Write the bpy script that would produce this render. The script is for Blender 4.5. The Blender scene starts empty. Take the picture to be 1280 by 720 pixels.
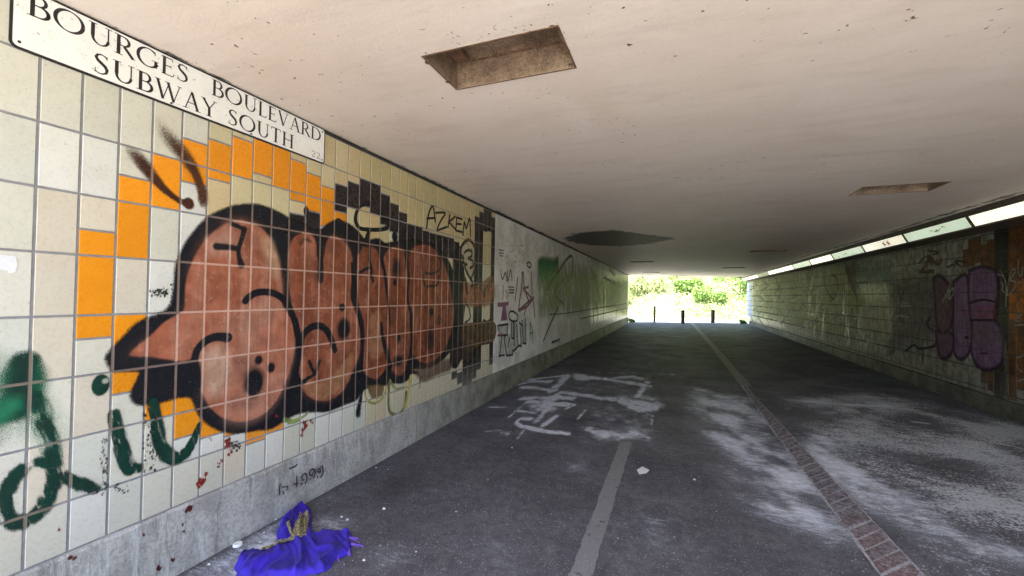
import bpy, math, random
import numpy as np
from mathutils import Vector, noise as mnoise

random.seed(7); RNG = np.random.default_rng(7)
scn = bpy.context.scene
COL = scn.collection
R = math.radians

# ------------------------------------------------------------------ measurements (metres)
EYE = 1.65                       # camera height
F, YAW, PIT, ROL = 519.77, 0.37322, 0.015465, 0.01705      # focal length in photo pixels, angles
A, B = 2.6916, 4.4497            # distance to the left and right wall
HC = 2.98                        # ceiling height
TW, TH = 0.14667, 0.29522        # tile module
Z0, Y0 = 1.51156, 0.95558        # one grout crossing of the left wall
PL, PR = 0.382, 0.255            # top of the concrete plinths
YN = -1.0                        # near portal
EL, ER = 26.7, 30.2              # far ends of left and right wall

Fv = np.array([-math.sin(YAW)*math.cos(PIT), math.cos(YAW)*math.cos(PIT), math.sin(PIT)])
R0 = np.array([math.cos(YAW), math.sin(YAW), 0.0]); U0 = np.cross(R0, Fv)
Rv = R0*math.cos(ROL)+U0*math.sin(ROL); Uv = -R0*math.sin(ROL)+U0*math.cos(ROL)
EYEP = np.array([0, 0, EYE])

def meas(uv, axis, val):
    """A point measured in the photograph, as the real point on a plane of the tunnel."""
    uv = np.atleast_2d(np.asarray(uv, float))
    D = Fv + ((uv[:, 0:1]-640)/F)*Rv - ((uv[:, 1:2]-360)/F)*Uv
    t = (val-EYEP[axis])/D[:, axis:axis+1]
    return EYEP+D*t
def onL(uv): return meas(uv, 0, -A)[:, 1:3]        # (y,z) on the left wall
def onR(uv): return meas(uv, 0, B)[:, 1:3]
def onF(uv): return meas(uv, 2, 0.0)[:, :2]        # (x,y) on the floor
def onC(uv): return meas(uv, 2, HC)[:, :2]
def proj(P):
    P = np.atleast_2d(np.asarray(P, float))-EYEP
    d = P@Fv
    return np.stack([640+F*(P@Rv)/d, 360-F*(P@Uv)/d], -1)

# ------------------------------------------------------------------ object helpers
def link(o, parent=None):
    COL.objects.link(o)
    if parent: o.parent = parent
    return o
def tag(o, label=None, cat=None, group=None, kind=None):
    if label: o['label'] = label
    if cat: o['category'] = cat
    if group: o['group'] = group
    if kind: o['kind'] = kind
    return o
def thing(name, label, cat, loc=(0, 0, 0), rz=0, group=None):
    o = bpy.data.objects.new(name, None); o.location = loc; o.rotation_euler = (0, 0, rz)
    o.empty_display_size = .2
    link(o); return tag(o, label, cat, group)
def world_child(o, parent):
    """parent a mesh built in world coordinates under an Empty with a location."""
    o.parent = parent; o.location = -Vector(parent.location) if parent.rotation_euler.z == 0 else o.location
class MB:
    def __init__(s): s.v = []; s.f = []; s.m = []; s.c = []
    def quad(s, a, b, c, d, m=0, col=None):
        n = len(s.v); s.v += [a, b, c, d]; s.f.append((n, n+1, n+2, n+3)); s.m.append(m); s.c.append(col)
    def add(s, vs, fs, m=0, col=None):
        n = len(s.v); s.v += list(vs)
        for f in fs: s.f.append(tuple(n+i for i in f)); s.m.append(m); s.c.append(col)
    def box(s, x0, x1, y0, y1, z0, z1, m=0, col=None, bev=0):
        b = bev
        if b <= 0:
            vs = [(x0,y0,z0),(x1,y0,z0),(x1,y1,z0),(x0,y1,z0),(x0,y0,z1),(x1,y0,z1),(x1,y1,z1),(x0,y1,z1)]
            s.add(vs, [(0,3,2,1),(4,5,6,7),(0,1,5,4),(1,2,6,5),(2,3,7,6),(3,0,4,7)], m, col)
    def tube(s, pts, rad, n=10, m=0, col=None, cap=True):
        pts = [Vector(p) for p in pts]; k0 = len(s.v); L = len(pts)
        rads = rad if isinstance(rad, (list, tuple)) else [rad]*L
        for i, p in enumerate(pts):
            t = (pts[min(i+1, L-1)]-pts[max(i-1, 0)]).normalized()
            u = t.orthogonal().normalized() if i == 0 else (u-t*u.dot(t)).normalized()
            w = t.cross(u)
            for j in range(n):
                a = 2*math.pi*j/n; s.v.append(tuple(p+(u*math.cos(a)+w*math.sin(a))*rads[i]))
        for i in range(L-1):
            for j in range(n):
                s.f.append((k0+i*n+j, k0+i*n+(j+1) % n, k0+(i+1)*n+(j+1) % n, k0+(i+1)*n+j)); s.m.append(m); s.c.append(col)
        if cap:
            s.f.append(tuple(k0+j for j in reversed(range(n)))); s.m.append(m); s.c.append(col)
            s.f.append(tuple(k0+(L-1)*n+j for j in range(n))); s.m.append(m); s.c.append(col)
    def build(s, name, mats, parent=None, smooth=False):
        me = bpy.data.meshes.new(name); me.from_pydata(s.v, [], s.f); me.update()
        for m in (mats if isinstance(mats, (list, tuple)) else [mats]): me.materials.append(m)
        me.polygons.foreach_set('material_index', s.m)
        if any(c is not None for c in s.c):
            at = me.color_attributes.new('tint', 'FLOAT_COLOR', 'CORNER'); buf = []
            for f, c in zip(s.f, s.c): buf += list(c or (1, 1, 1, 1))*len(f)
            at.data.foreach_set('color', buf)
        if smooth: me.shade_smooth()
        return link(bpy.data.objects.new(name, me), parent)
def copy_tree(o, parent=None):
    c = o.copy(); COL.objects.link(c); c.parent = parent
    for ch in list(o.children): copy_tree(ch, c)
    return c

# ------------------------------------------------------------------ node helpers
class NT:
    def __init__(s, name):
        s.mat = bpy.data.materials.new(name); s.mat.use_nodes = True; s.t = s.mat.node_tree
        s.t.nodes.clear(); s.out = s.t.nodes.new('ShaderNodeOutputMaterial')
    def n(s, typ, **kw):
        nd = s.t.nodes.new('ShaderNode'+typ)
        for k, v in kw.items():
            if k in nd.inputs.keys(): s.put(nd.inputs[k], v)
            else: setattr(nd, k, v)
        return nd
    def put(s, sock, v):
        if hasattr(v, 'is_linked') or isinstance(v, bpy.types.NodeSocket): s.t.links.new(v, sock)
        elif isinstance(v, (tuple, list)) and len(v) == 3 and sock.type == 'RGBA': sock.default_value = (*v, 1)
        else: sock.default_value = v
    def pos(s): return s.n('NewGeometry').outputs['Position']
    def math(s, op, a, b=None, c=None, clamp=False):
        nd = s.t.nodes.new('ShaderNodeMath'); nd.operation = op; nd.use_clamp = clamp
        for i, v in enumerate((a, b, c)):
            if v is not None: s.put(nd.inputs[i], v)
        return nd.outputs[0]
    def scale(s, vec, sc):
        nd = s.t.nodes.new('ShaderNodeVectorMath'); nd.operation = 'MULTIPLY'
        s.put(nd.inputs[0], vec); nd.inputs[1].default_value = sc; return nd.outputs[0]
    def noise(s, scale, detail=4, rough=.6, vec=None, dist=0, out=0):
        nd = s.n('TexNoise'); nd.inputs['Scale'].default_value = scale; nd.inputs['Detail'].default_value = detail
        nd.inputs['Roughness'].default_value = rough; nd.inputs['Distortion'].default_value = dist
        s.put(nd.inputs['Vector'], vec if vec is not None else s.pos()); return nd.outputs[out]
    def ramp(s, v, a, b, lo=0., hi=1., smooth=True):
        nd = s.t.nodes.new('ShaderNodeMapRange'); nd.interpolation_type = 'SMOOTHSTEP' if smooth else 'LINEAR'
        s.put(nd.inputs[0], v); s.put(nd.inputs[1], a); s.put(nd.inputs[2], b)
        s.put(nd.inputs[3], lo); s.put(nd.inputs[4], hi); return nd.outputs[0]
    def mix(s, f, a, b, mode='MIX'):
        nd = s.t.nodes.new('ShaderNodeMix'); nd.data_type = 'RGBA'; nd.blend_type = mode; nd.clamp_factor = True
        s.put(nd.inputs[0], f); s.put(nd.inputs[6], a); s.put(nd.inputs[7], b); return nd.outputs[2]
    def attr(s, name): return s.n('Attribute', attribute_name=name)
    def bump(s, h, st=.3, dist=.01):
        nd = s.t.nodes.new('ShaderNodeBump'); nd.inputs['Strength'].default_value = st; nd.inputs['Distance'].default_value = dist
        s.put(nd.inputs['Height'], h); return nd.outputs[0]
    def bsdf(s, col, rough=.5, normal=None, **kw):
        nd = s.t.nodes.new('ShaderNodeBsdfPrincipled'); s.put(nd.inputs['Base Color'], col); s.put(nd.inputs['Roughness'], rough)
        if normal is not None: s.put(nd.inputs['Normal'], normal)
        for k, v in kw.items(): s.put(nd.inputs[k], v)
        return nd.outputs[0]
    def done(s, sh): s.t.links.new(sh, s.out.inputs[0]); return s.mat

def simple(name, col, rough=.6, var=.25, scale=12, metal=0, bump=.15):
    t = NT(name); n = t.noise(scale, 6); c = t.mix(t.ramp(n, .3, .7), tuple(x*(1-var) for x in col), tuple(min(1, x*(1+var)) for x in col))
    return t.done(t.bsdf(c, rough, t.bump(t.noise(scale*6, 4), bump, .004), Metallic=metal))

def sep(t, v):
    nd = t.t.nodes.new('ShaderNodeSeparateXYZ'); t.put(nd.inputs[0], v); return nd.outputs
def grout_mask(t, y0, z0, g=.006, zh=TH):
    """1 on the joints of the tiling, 0 on the tiles (world y and z)."""
    x, y, z = sep(t, t.pos())
    def line(c, o, w, g):
        u = t.math('DIVIDE', t.math('SUBTRACT', c, o), w)
        f = t.math('ABSOLUTE', t.math('SUBTRACT', t.math('FRACT', t.math('ADD', u, 100.5)), .5))  # 0 at the joint
        return t.ramp(f, g*.5/w, g*1.1/w, 1, 0)
    return t.math('MAXIMUM', line(y, y0, TW, g), line(z, z0, zh, g))

# ------------------------------------------------------------------ materials
def m_tile(dark=False, lo=.42):
    t = NT('glazed_tile'); a = t.attr('tint').outputs['Color']
    n = t.noise(7, 5, .65); n2 = t.noise(60, 4)
    st = t.ramp(n, .35, .75)
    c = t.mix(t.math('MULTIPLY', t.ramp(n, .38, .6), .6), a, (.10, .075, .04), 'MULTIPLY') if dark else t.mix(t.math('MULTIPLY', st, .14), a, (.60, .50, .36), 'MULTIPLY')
    z = sep(t, t.pos())[2]
    low = t.ramp(t.math('ADD', z, t.math('MULTIPLY', n, .5)), .5, 1.1, .35, 0)
    c = t.mix(low, c, (.36, .33, .27), 'MIX')
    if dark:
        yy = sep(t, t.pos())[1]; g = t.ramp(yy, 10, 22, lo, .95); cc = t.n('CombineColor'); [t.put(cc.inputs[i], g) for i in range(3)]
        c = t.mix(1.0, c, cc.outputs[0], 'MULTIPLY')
    sp = t.ramp(t.noise(100, 2), .71, .73)
    c = t.mix(t.math('MULTIPLY', sp, .6), c, (.12, .08, .05))
    return t.done(t.bsdf(c, t.ramp(n2, .3, .7, .22, .42), t.bump(t.noise(9, 2), .25, .004), **{'Specular IOR Level': .10 if dark else .45}))
def m_grout(c0=(.25, .25, .265)):
    t = NT('cement_grout'); n = t.noise(20, 5)
    return t.done(t.bsdf(t.mix(n, tuple(x*.6 for x in c0), tuple(x*1.3 for x in c0)), .9, t.bump(t.noise(200, 3), .3, .003)))
def m_paint(name, y0, z0, light=(.42, .30, .25), amt=.55, grout=True, zh=TH, gw=.006, spec=.4):
    """sprayed paint lying over the tiles: colour and cover come from the painted mesh."""
    t = NT(name); at = t.attr('paint'); c = at.outputs['Color']; a = at.outputs['Alpha']
    n = t.noise(260, 3, .7); n2 = t.noise(12, 6, .6)
    mid = t.math('MULTIPLY', t.math('MULTIPLY', a, t.math('SUBTRACT', 1.0, a)), 4)
    al = t.ramp(t.math('ADD', a, t.math('MULTIPLY', t.math('MULTIPLY', t.math('SUBTRACT', n, .5), 2.6), mid), clamp=True), .12, .72, 0, 1, False)
    wear = t.ramp(t.noise(90, 5, .75), .58, .64)
    wear = t.math('MULTIPLY', wear, t.ramp(t.noise(5, 3), .5, .58))
    al = t.math('MULTIPLY', al, t.math('SUBTRACT', 1.0, t.math('MULTIPLY', wear, .45)), clamp=True)
    c2 = t.mix(t.ramp(n2, .38, .62, 0, .6), c, (.55, .5, .45), 'MULTIPLY')
    c1 = t.n('SeparateColor'); t.put(c1.inputs[0], c); lm = t.ramp(c1.outputs[0], .03, .2, .12, 1)
    c2 = t.mix(t.math('MULTIPLY', lm, t.ramp(t.noise(33, 6, .75), .54, .68, 0, .25)), c2, (.5, .42, .36))
    c2 = t.mix(t.math('MULTIPLY', t.ramp(t.noise(95, 2), .71, .73, 0, .8), t.ramp(t.noise(3, 2), .5, .6)), c2, (.75, .72, .70))
    norm = t.bump(t.noise(45, 4), .2, .003)
    if grout:
        g = grout_mask(t, y0, z0, gw, zh)
        cl = t.n('SeparateColor'); t.put(cl.inputs[0], c)
        lum = t.ramp(cl.outputs[0], .03, .25, .45, 1)
        gc = t.mix(.5, c2, light)
        c2 = t.mix(t.math('MULTIPLY', t.math('MULTIPLY', g, amt), lum), c2, light)
        norm = t.bump(t.math('ADD', t.math('MULTIPLY', g, -1.0), t.math('MULTIPLY', t.noise(45, 4), .25)), .6, .003)
    b = t.bsdf(c2, t.ramp(n2, .3, .7, .28, .5) if spec > .2 else .6, norm, **{'Specular IOR Level': spec})
    mx = t.n('MixShader'); t.put(mx.inputs[0], al); t.put(mx.inputs[1], t.n('BsdfTransparent').outputs[0]); t.put(mx.inputs[2], b)
    return t.done(mx.outputs[0])
def m_concrete(name, c0, c1, streak=True, wet=.0):
    t = NT(name); p = t.pos()
    n = t.noise(3, 8, .65); f = t.noise(45, 5, .7)
    c = t.mix(t.ramp(n, .38, .62), c0, c1)
    c = t.mix(t.ramp(f, .45, .62, 0, .45), c, tuple(x*.5 for x in c0))
    if streak:
        s1 = t.noise(1, 6, .7, t.scale(p, (10, 26, 4)))
        c = t.mix(t.ramp(s1, .53, .66, 0, .5), c, (.62, .63, .66))
        s2 = t.noise(1, 5, .7, t.scale(p, (8, 25, 2.5)))
        c = t.mix(t.ramp(s2, .54, .68, 0, .5), c, (.08, .08, .07))
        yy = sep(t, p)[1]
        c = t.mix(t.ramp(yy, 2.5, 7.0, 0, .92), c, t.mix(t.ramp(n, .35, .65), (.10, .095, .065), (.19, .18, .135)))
    v = t.ramp(t.noise(170, 2), .63, .67)
    c = t.mix(t.math('MULTIPLY', v, .6), c, (.7, .7, .72))
    return t.done(t.bsdf(c, t.ramp(n, .3, .7, .75, .5), t.bump(t.math('ADD', f, t.math('MULTIPLY', t.noise(140, 3), .6)), .35, .006)))
def m_floor():
    t = NT('tarmac'); p = t.pos(); x, y, z = sep(t, p)
    at = t.attr('paint'); sc = t.n('SeparateColor'); t.put(sc.inputs[0], at.outputs['Color'])
    white, gritty, dark = sc.outputs[0], sc.outputs[1], sc.outputs[2]
    ag = t.noise(150, 3, .75); big = t.noise(1.3, 7, .65); md = t.noise(14, 6, .7)
    c = t.mix(t.ramp(big, .3, .7), (.064, .064, .078), (.122, .122, .145))
    c = t.mix(t.ramp(md, .42, .62, 0, .5), c, (.030, .028, .032))
    c = t.mix(t.ramp(t.noise(5, 8, .75), .54, .66, 0, .4), c, (.15, .15, .165))
    c = t.mix(t.ramp(ag, .50, .62, 0, .55), c, (.19, .185, .20))
    # chippings in the tarmac
    vo = t.n('TexVoronoi'); vo.inputs['Scale'].default_value = 85; t.put(vo.inputs['Vector'], p)
    chip = t.ramp(vo.outputs['Distance'], .10, .30, 1, 0)
    vc = t.n('SeparateColor'); t.put(vc.inputs[0], vo.outputs['Color'])
    c = t.mix(t.math('MULTIPLY', t.math('MULTIPLY', chip, t.ramp(vc.outputs[0], .66, .72)), .9), c, (.50, .50, .52))
    # pale dried spill: fine grains where the mask is thin, solid where it is thick
    mid = t.noise(8, 5, .7, t.scale(p, (.6, 1.2, 1)), 1.2)
    gr = t.math('ADD', t.math('ADD', t.math('MULTIPLY', t.noise(26, 8, .8, t.scale(p, (.45, 1.5, 1))), .55), t.math('MULTIPLY', mid, .45)), t.math('SUBTRACT', t.math('MULTIPLY', ag, .45), .225))
    thr = t.math('SUBTRACT', .64, t.math('MULTIPLY', white, .52))
    wm = t.ramp(gr, t.math('SUBTRACT', thr, .05), t.math('ADD', thr, .22))
    wm = t.math('MULTIPLY', wm, t.ramp(white, .02, .2))
    c = t.mix(t.math('MULTIPLY', t.ramp(white, .0, .7, 0, .5), t.ramp(ag, .36, .6, .35, 1)), c, (.34, .37, .44))
    wc = t.mix(t.ramp(md, .3, .7), (.46, .50, .60), (.76, .79, .88))
    c = t.mix(t.math('MULTIPLY', wm, .96), c, wc)
    thr2 = t.math('SUBTRACT', .65, t.math('MULTIPLY', gritty, .30))
    gm = t.ramp(t.math('ADD', t.math('MULTIPLY', t.noise(42, 5, .8), .95), t.math('SUBTRACT', t.math('MULTIPLY', mid, .4), .175)), thr2, t.math('ADD', thr2, .10))
    gm = t.math('MULTIPLY', gm, t.ramp(gritty, .02, .3))
    c = t.mix(t.math('MULTIPLY', gm, .8), c, (.62, .65, .70))
    sp = t.math('MULTIPLY', t.ramp(t.noise(42, 2), .67, .69), t.ramp(t.noise(2.2, 3), .42, .52))
    c = t.mix(t.math('MULTIPLY', sp, .7), c, (.55, .56, .6))
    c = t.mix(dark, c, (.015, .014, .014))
    h = t.math('ADD', t.math('MULTIPLY', ag, .8), t.math('MULTIPLY', vo.outputs['Distance'], -.6))
    rg = t.ramp(big, .3, .7, .75, .55)
    return t.done(t.bsdf(c, rg, t.bump(h, .55, .006), **{'Specular IOR Level': .22}))
def m_ceiling():
    t = NT('painted_ceiling'); p = t.pos()
    at = t.attr('paint'); sc = t.n('SeparateColor'); t.put(sc.inputs[0], at.outputs['Color']); soot_and_edges = sc.outputs[0]; flake = sc.outputs[1]
    n = t.noise(.8, 8, .6, dist=.6); n2 = t.noise(1, 7, .65, t.scale(p, (1.2, 5, 1)), dist=.3); f = t.noise(30, 5, .7)
    c = t.mix(t.ramp(n, .3, .7), (.76, .66, .56), (.83, .74, .65))
    c = t.mix(t.ramp(n2, .48, .66, 0, .20), c, (.50, .41, .34))
    c = t.mix(t.ramp(f, .5, .8, 0, .22), c, (.45, .38, .32))
    y = sep(t, p)[1]
    c = t.mix(t.ramp(y, 8, 22, 0, .35, False), c, (.33, .28, .24))  # daylight falloff along the tunnel, painted into the ceiling colour
    pk = t.ramp(t.noise(22, 3, .6), .69, .70)
    c = t.mix(t.math('MULTIPLY', pk, t.ramp(t.noise(.9, 2), .48, .6)), c, (.10, .06, .04))
    c = t.mix(t.math('MULTIPLY', t.ramp(t.noise(40, 6, .75), t.math('SUBTRACT', .74, t.math('MULTIPLY', flake, .20)), t.math('SUBTRACT', .80, t.math('MULTIPLY', flake, .20))), t.ramp(flake, 0, .2)), c, (.16, .12, .09))
    so = t.math('ADD', soot_and_edges, t.math('MULTIPLY', t.math('SUBTRACT', t.noise(5, 7, .75), .5), 1.6))
    c = t.mix(t.math('MULTIPLY', t.ramp(so, .35, .6), t.ramp(soot_and_edges, 0, .3)), c, (.075, .060, .050))
    return t.done(t.bsdf(c, .6, t.bump(t.math('ADD', t.math('MULTIPLY', n2, .6), t.math('MULTIPLY', t.noise(60, 4), .25)), .35, .01)))

M = {}
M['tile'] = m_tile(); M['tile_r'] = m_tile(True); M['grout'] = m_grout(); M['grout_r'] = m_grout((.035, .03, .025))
M['floor'] = m_floor(); M['ceil'] = m_ceiling()
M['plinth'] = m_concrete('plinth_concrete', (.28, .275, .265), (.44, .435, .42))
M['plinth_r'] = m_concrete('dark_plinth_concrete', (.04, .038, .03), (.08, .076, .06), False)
M['raw'] = m_concrete('raw_concrete', (.13, .080, .045), (.30, .21, .13), False)
M['slab'] = m_concrete('slab_concrete', (.25, .24, .22), (.36, .35, .33), False)

# ------------------------------------------------------------------ painting on a wall mesh
class Canvas:
    """a fine mesh over part of a wall; strokes, patches and dots are laid on it in wall coordinates"""
    def __init__(s, side, u0, u1, zlo, zhi, du=.7, dz=.005):
        s.side = side; s.on = onL if side == 'L' else onR
        vmid = 380
        us = np.arange(u0, u1+du, du) if side == 'L' else np.arange(u1, u0-du, -du)
        s.y = s.on([(u, vmid) for u in us])[:, 0]
        s.z = np.arange(zlo, zhi+dz, dz)
        s.Y, s.Z = np.meshgrid(s.y, s.z, indexing='ij')
        s.rgb = np.zeros(s.Y.shape+(3,)); s.a = np.zeros(s.Y.shape)
        s.wob = None
    def box(s, pts, pad):
        y0, z0 = pts.min(0)-pad; y1, z1 = pts.max(0)+pad
        i = np.searchsorted(s.y, [y0, y1]); j = np.searchsorted(s.z, [z0, z1])
        return slice(max(i[0], 0), max(i[1], 0)), slice(max(j[0], 0), max(j[1], 0))
    def put(s, sl, m, col):
        m = np.clip(m, 0, 1); a0 = s.a[sl]; a1 = m+a0*(1-m); safe = np.maximum(a1, 1e-6)
        c = np.array(col)
        s.rgb[sl] = (c*m[..., None]+s.rgb[sl]*(a0*(1-m))[..., None])/safe[..., None]
        s.a[sl] = a1
    def mpp(s, p):            # metres per photo pixel (vertical) at a wall point
        x = -A if s.side == 'L' else B
        q = proj([[x, p[0], p[1]], [x, p[0], p[1]+.1]]); return .1/abs(q[1, 1]-q[0, 1])
    def seg(s, Y, Z, a, b):
        d = b-a; L = max(d@d, 1e-12); t = np.clip(((Y-a[0])*d[0]+(Z-a[1])*d[1])/L, 0, 1)
        return np.hypot(Y-a[0]-t*d[0], Z-a[1]-t*d[1]), t
    def smooth_pts(s, P, k=5):
        if len(P) < 3: return P
        out = []
        for i in range(len(P)-1):
            p0 = P[max(i-1, 0)]; p1 = P[i]; p2 = P[i+1]; p3 = P[min(i+2, len(P)-1)]
            for t in np.linspace(0, 1, k, endpoint=False):
                out.append(.5*(2*p1+(p2-p0)*t+(2*p0-5*p1+4*p2-p3)*t*t+(3*p1-p0-3*p2+p3)*t**3))
        out.append(P[-1]); return np.array(out)
    def stroke(s, pts, w, col, alpha=1., soft=.3, curve=True, dry=0.):
        """w in photo pixels (one value or one for each point); alpha likewise"""
        n = len(pts); w = np.array([w]*n if np.isscalar(w) else w, float); al = np.array([alpha]*n if np.isscalar(alpha) else alpha, float)
        q = np.column_stack([s.on(pts), w, al])
        q[:, 2] *= [s.mpp(p)*.5 for p in q[:, :2]]
        if curve: q = s.smooth_pts(q)
        pad = q[:, 2].max()*(1+soft)+.01; sl = s.box(q[:, :2], pad); Y = s.Y[sl]; Z = s.Z[sl]
        if Y.size == 0: return
        best = np.zeros(Y.shape)
        for i in range(len(q)-1):
            d, t = s.seg(Y, Z, q[i, :2], q[i+1, :2]); r = q[i, 2]*(1-t)+q[i+1, 2]*t; a = q[i, 3]*(1-t)+q[i+1, 3]*t
            sf = np.maximum(r*soft*2, .004)
            best = np.maximum(best, np.clip((r+sf*.5-d)/sf, 0, 1)*a)
        if dry: best = best*np.clip(1.6-dry*np.clip(fbm(Y+Z*.25, Z, 60, 14, 8)*2.6-.95+.8*(1-best), 0, 2), 0, 1)
        s.put(sl, best, col)
    def poly(s, pts, col, alpha=1., soft=.01, curve=True, tex=None):
        q = s.on(pts)
        if curve: q = s.smooth_pts(np.vstack([q, q[:1]]), 4)[:-1]
        pad = soft+.02; sl = s.box(q, pad); Y = s.Y[sl]; Z = s.Z[sl]
        if Y.size == 0: return
        ins = np.zeros(Y.shape, bool); dist = np.full(Y.shape, 9.)
        for i in range(len(q)):
            a = q[i]; b = q[(i+1) % len(q)]
            d, _ = s.seg(Y, Z, a, b); dist = np.minimum(dist, d)
            c = ((a[1] > Z) != (b[1] > Z))
            if abs(b[1]-a[1]) > 1e-9: ins ^= c & (Y < (b[0]-a[0])*(Z-a[1])/(b[1]-a[1])+a[0])
        sd = np.where(ins, dist, -dist)
        m = np.clip(.5+sd/max(soft, .004), 0, 1)*alpha
        if tex is not None: m = m*tex(Y, Z)
        s.put(sl, m, col)
    def dot(s, c, rx, ry, col, alpha=1., soft=.25):
        q = s.on([c])[0]; k = s.mpp(q); ryy = ry*k
        e = s.on([(c[0]-rx, c[1]), (c[0]+rx, c[1])]); rxx = abs(e[1, 0]-e[0, 0])/2
        pts = np.array([[q[0]-rxx, q[1]-ryy], [q[0]+rxx, q[1]+ryy]]); sl = s.box(pts, max(rxx, ryy)*soft+.01)
        d = np.hypot((s.Y[sl]-q[0])/rxx, (s.Z[sl]-q[1])/ryy); s.put(sl, np.clip((1+soft-d)/(2*soft), 0, 1)*alpha, col)
    def build(s, name, mat, parent, off=.0055):
        keep = s.a > .012
        k = keep[:-1, :-1] | keep[1:, :-1] | keep[:-1, 1:] | keep[1:, 1:]
        idx = np.full(s.a.shape, -1, int); used = np.zeros(s.a.shape, bool)
        used[:-1, :-1] |= k; used[1:, :-1] |= k; used[:-1, 1:] |= k; used[1:, 1:] |= k
        idx[used] = np.arange(used.sum())
        x = (-A+off) if s.side == 'L' else (B-off)
        co = np.column_stack([np.full(used.sum(), x), s.Y[used], s.Z[used]])
        i, j = np.nonzero(k)
        q = [idx[i, j], idx[i+1, j], idx[i+1, j+1], idx[i, j+1]]
        if s.side == 'R': q = q[::-1]
        fs = np.column_stack(q)
        me = bpy.data.meshes.new(name); me.vertices.add(len(co)); me.vertices.foreach_set('co', co.ravel())
        me.loops.add(fs.size); me.loops.foreach_set('vertex_index', fs.ravel().astype(np.int32))
        me.polygons.add(len(fs)); me.polygons.foreach_set('loop_start', np.arange(0, fs.size, 4, dtype=np.int32))
        me.update(calc_edges=True); me.validate()
        at = me.color_attributes.new('paint', 'FLOAT_COLOR', 'POINT')
        # spread the paint colour into bare neighbours so edges keep their hue
        rgb = s.rgb.copy(); empty = s.a < 1e-5
        for _ in range(2):
            for ax in (0, 1):
                for sh in (1, -1):
                    r2 = np.roll(rgb, sh, ax); e2 = np.roll(empty, sh, ax)
                    f = empty & ~e2; rgb[f] = r2[f]; empty = empty & ~f
        at.data.foreach_set('color', np.column_stack([rgb[used], s.a[used]]).ravel().astype(np.float32))
        me.materials.append(mat)
        return link(bpy.data.objects.new(name, me), parent)

def grid_mesh(name, xs, ys, z, attr, mat, flip=False, skip=None, parent=None, zfun=None):
    X, Y = np.meshgrid(xs, ys, indexing='ij'); nx, ny = X.shape
    Z = np.full(X.shape, z) if zfun is None else zfun(X, Y)
    co = np.column_stack([X.ravel(), Y.ravel(), Z.ravel()])
    i, j = np.meshgrid(np.arange(nx-1), np.arange(ny-1), indexing='ij'); i = i.ravel(); j = j.ravel()
    if skip is not None:
        cx = (xs[i]+xs[i+1])/2; cy = (ys[j]+ys[j+1])/2; k = ~skip(cx, cy); i = i[k]; j = j[k]
    q = [i*ny+j, (i+1)*ny+j, (i+1)*ny+j+1, i*ny+j+1]
    if flip: q = q[::-1]
    fs = np.column_stack(q)
    me = bpy.data.meshes.new(name); me.vertices.add(len(co)); me.vertices.foreach_set('co', co.ravel())
    me.loops.add(fs.size); me.loops.foreach_set('vertex_index', fs.ravel().astype(np.int32))
    me.polygons.add(len(fs)); me.polygons.foreach_set('loop_start', np.arange(0, fs.size, 4, dtype=np.int32))
    me.update(calc_edges=True)
    at = me.color_attributes.new('paint', 'FLOAT_COLOR', 'POINT')
    at.data.foreach_set('color', np.column_stack([attr.reshape(-1, 3), np.ones(nx*ny)]).ravel().astype(np.float32))
    me.materials.append(mat)
    return link(bpy.data.objects.new(name, me), parent)

def vnoise(Y, Z, sy, sz, seed=0):
    g = np.random.default_rng(seed).random((64, 64)); y = Y*sy; z = Z*sz; i = np.floor(y).astype(int); j = np.floor(z).astype(int); u = y-i; v = z-j; u = u*u*(3-2*u); v = v*v*(3-2*v)
    a = g[i % 64, j % 64]; b = g[(i+1) % 64, j % 64]; c = g[i % 64, (j+1) % 64]; d = g[(i+1) % 64, (j+1) % 64]
    return (a*(1-u)+b*u)*(1-v)+(c*(1-u)+d*u)*v
def fbm(Y, Z, sy, sz, seed=0): return (vnoise(Y, Z, sy, sz, seed)+.5*vnoise(Y, Z, sy*2.1, sz*2.1, seed+1)+.25*vnoise(Y, Z, sy*4.3, sz*4.3, seed+2))/1.75
class Flat:
    """masks painted on a horizontal grid (floor or ceiling), three channels"""
    def __init__(s, xs, ys, on):
        s.xs, s.ys = xs, ys; s.X, s.Y = np.meshgrid(xs, ys, indexing='ij'); s.c = np.zeros(s.X.shape+(3,)); s.on = on
    ay = 1.
    def seg(s, a, b):
        k = s.ay; d = (b-a)*[1, k]; L = max(d@d, 1e-12); X = s.X-a[0]; Y = (s.Y-a[1])*k; t = np.clip((X*d[0]+Y*d[1])/L, 0, 1)
        return np.hypot(X-t*d[0], Y-t*d[1])
    def line(s, ch, pts, w, v=1., soft=.8):
        q = s.on(pts)
        for a, b in zip(q[:-1], q[1:]):
            d = s.seg(a, b); s.c[..., ch] = np.maximum(s.c[..., ch], v*np.clip((w*.5*(1+soft)-d)/(w*soft), 0, 1))
    def blob(s, ch, pts, v=1., soft=.2):
        q = s.on(pts); ins = np.zeros(s.X.shape, bool); dist = np.full(s.X.shape, 99.)
        for i in range(len(q)):
            a = q[i]; b = q[(i+1) % len(q)]; dist = np.minimum(dist, s.seg(a, b))
            if abs(b[1]-a[1]) > 1e-9: ins ^= ((a[1] > s.Y) != (b[1] > s.Y)) & (s.X < (b[0]-a[0])*(s.Y-a[1])/(b[1]-a[1])+a[0])
        sd = np.where(ins, dist, -dist); s.c[..., ch] = np.maximum(s.c[..., ch], v*np.clip(.5+sd/(2*soft), 0, 1))

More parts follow.
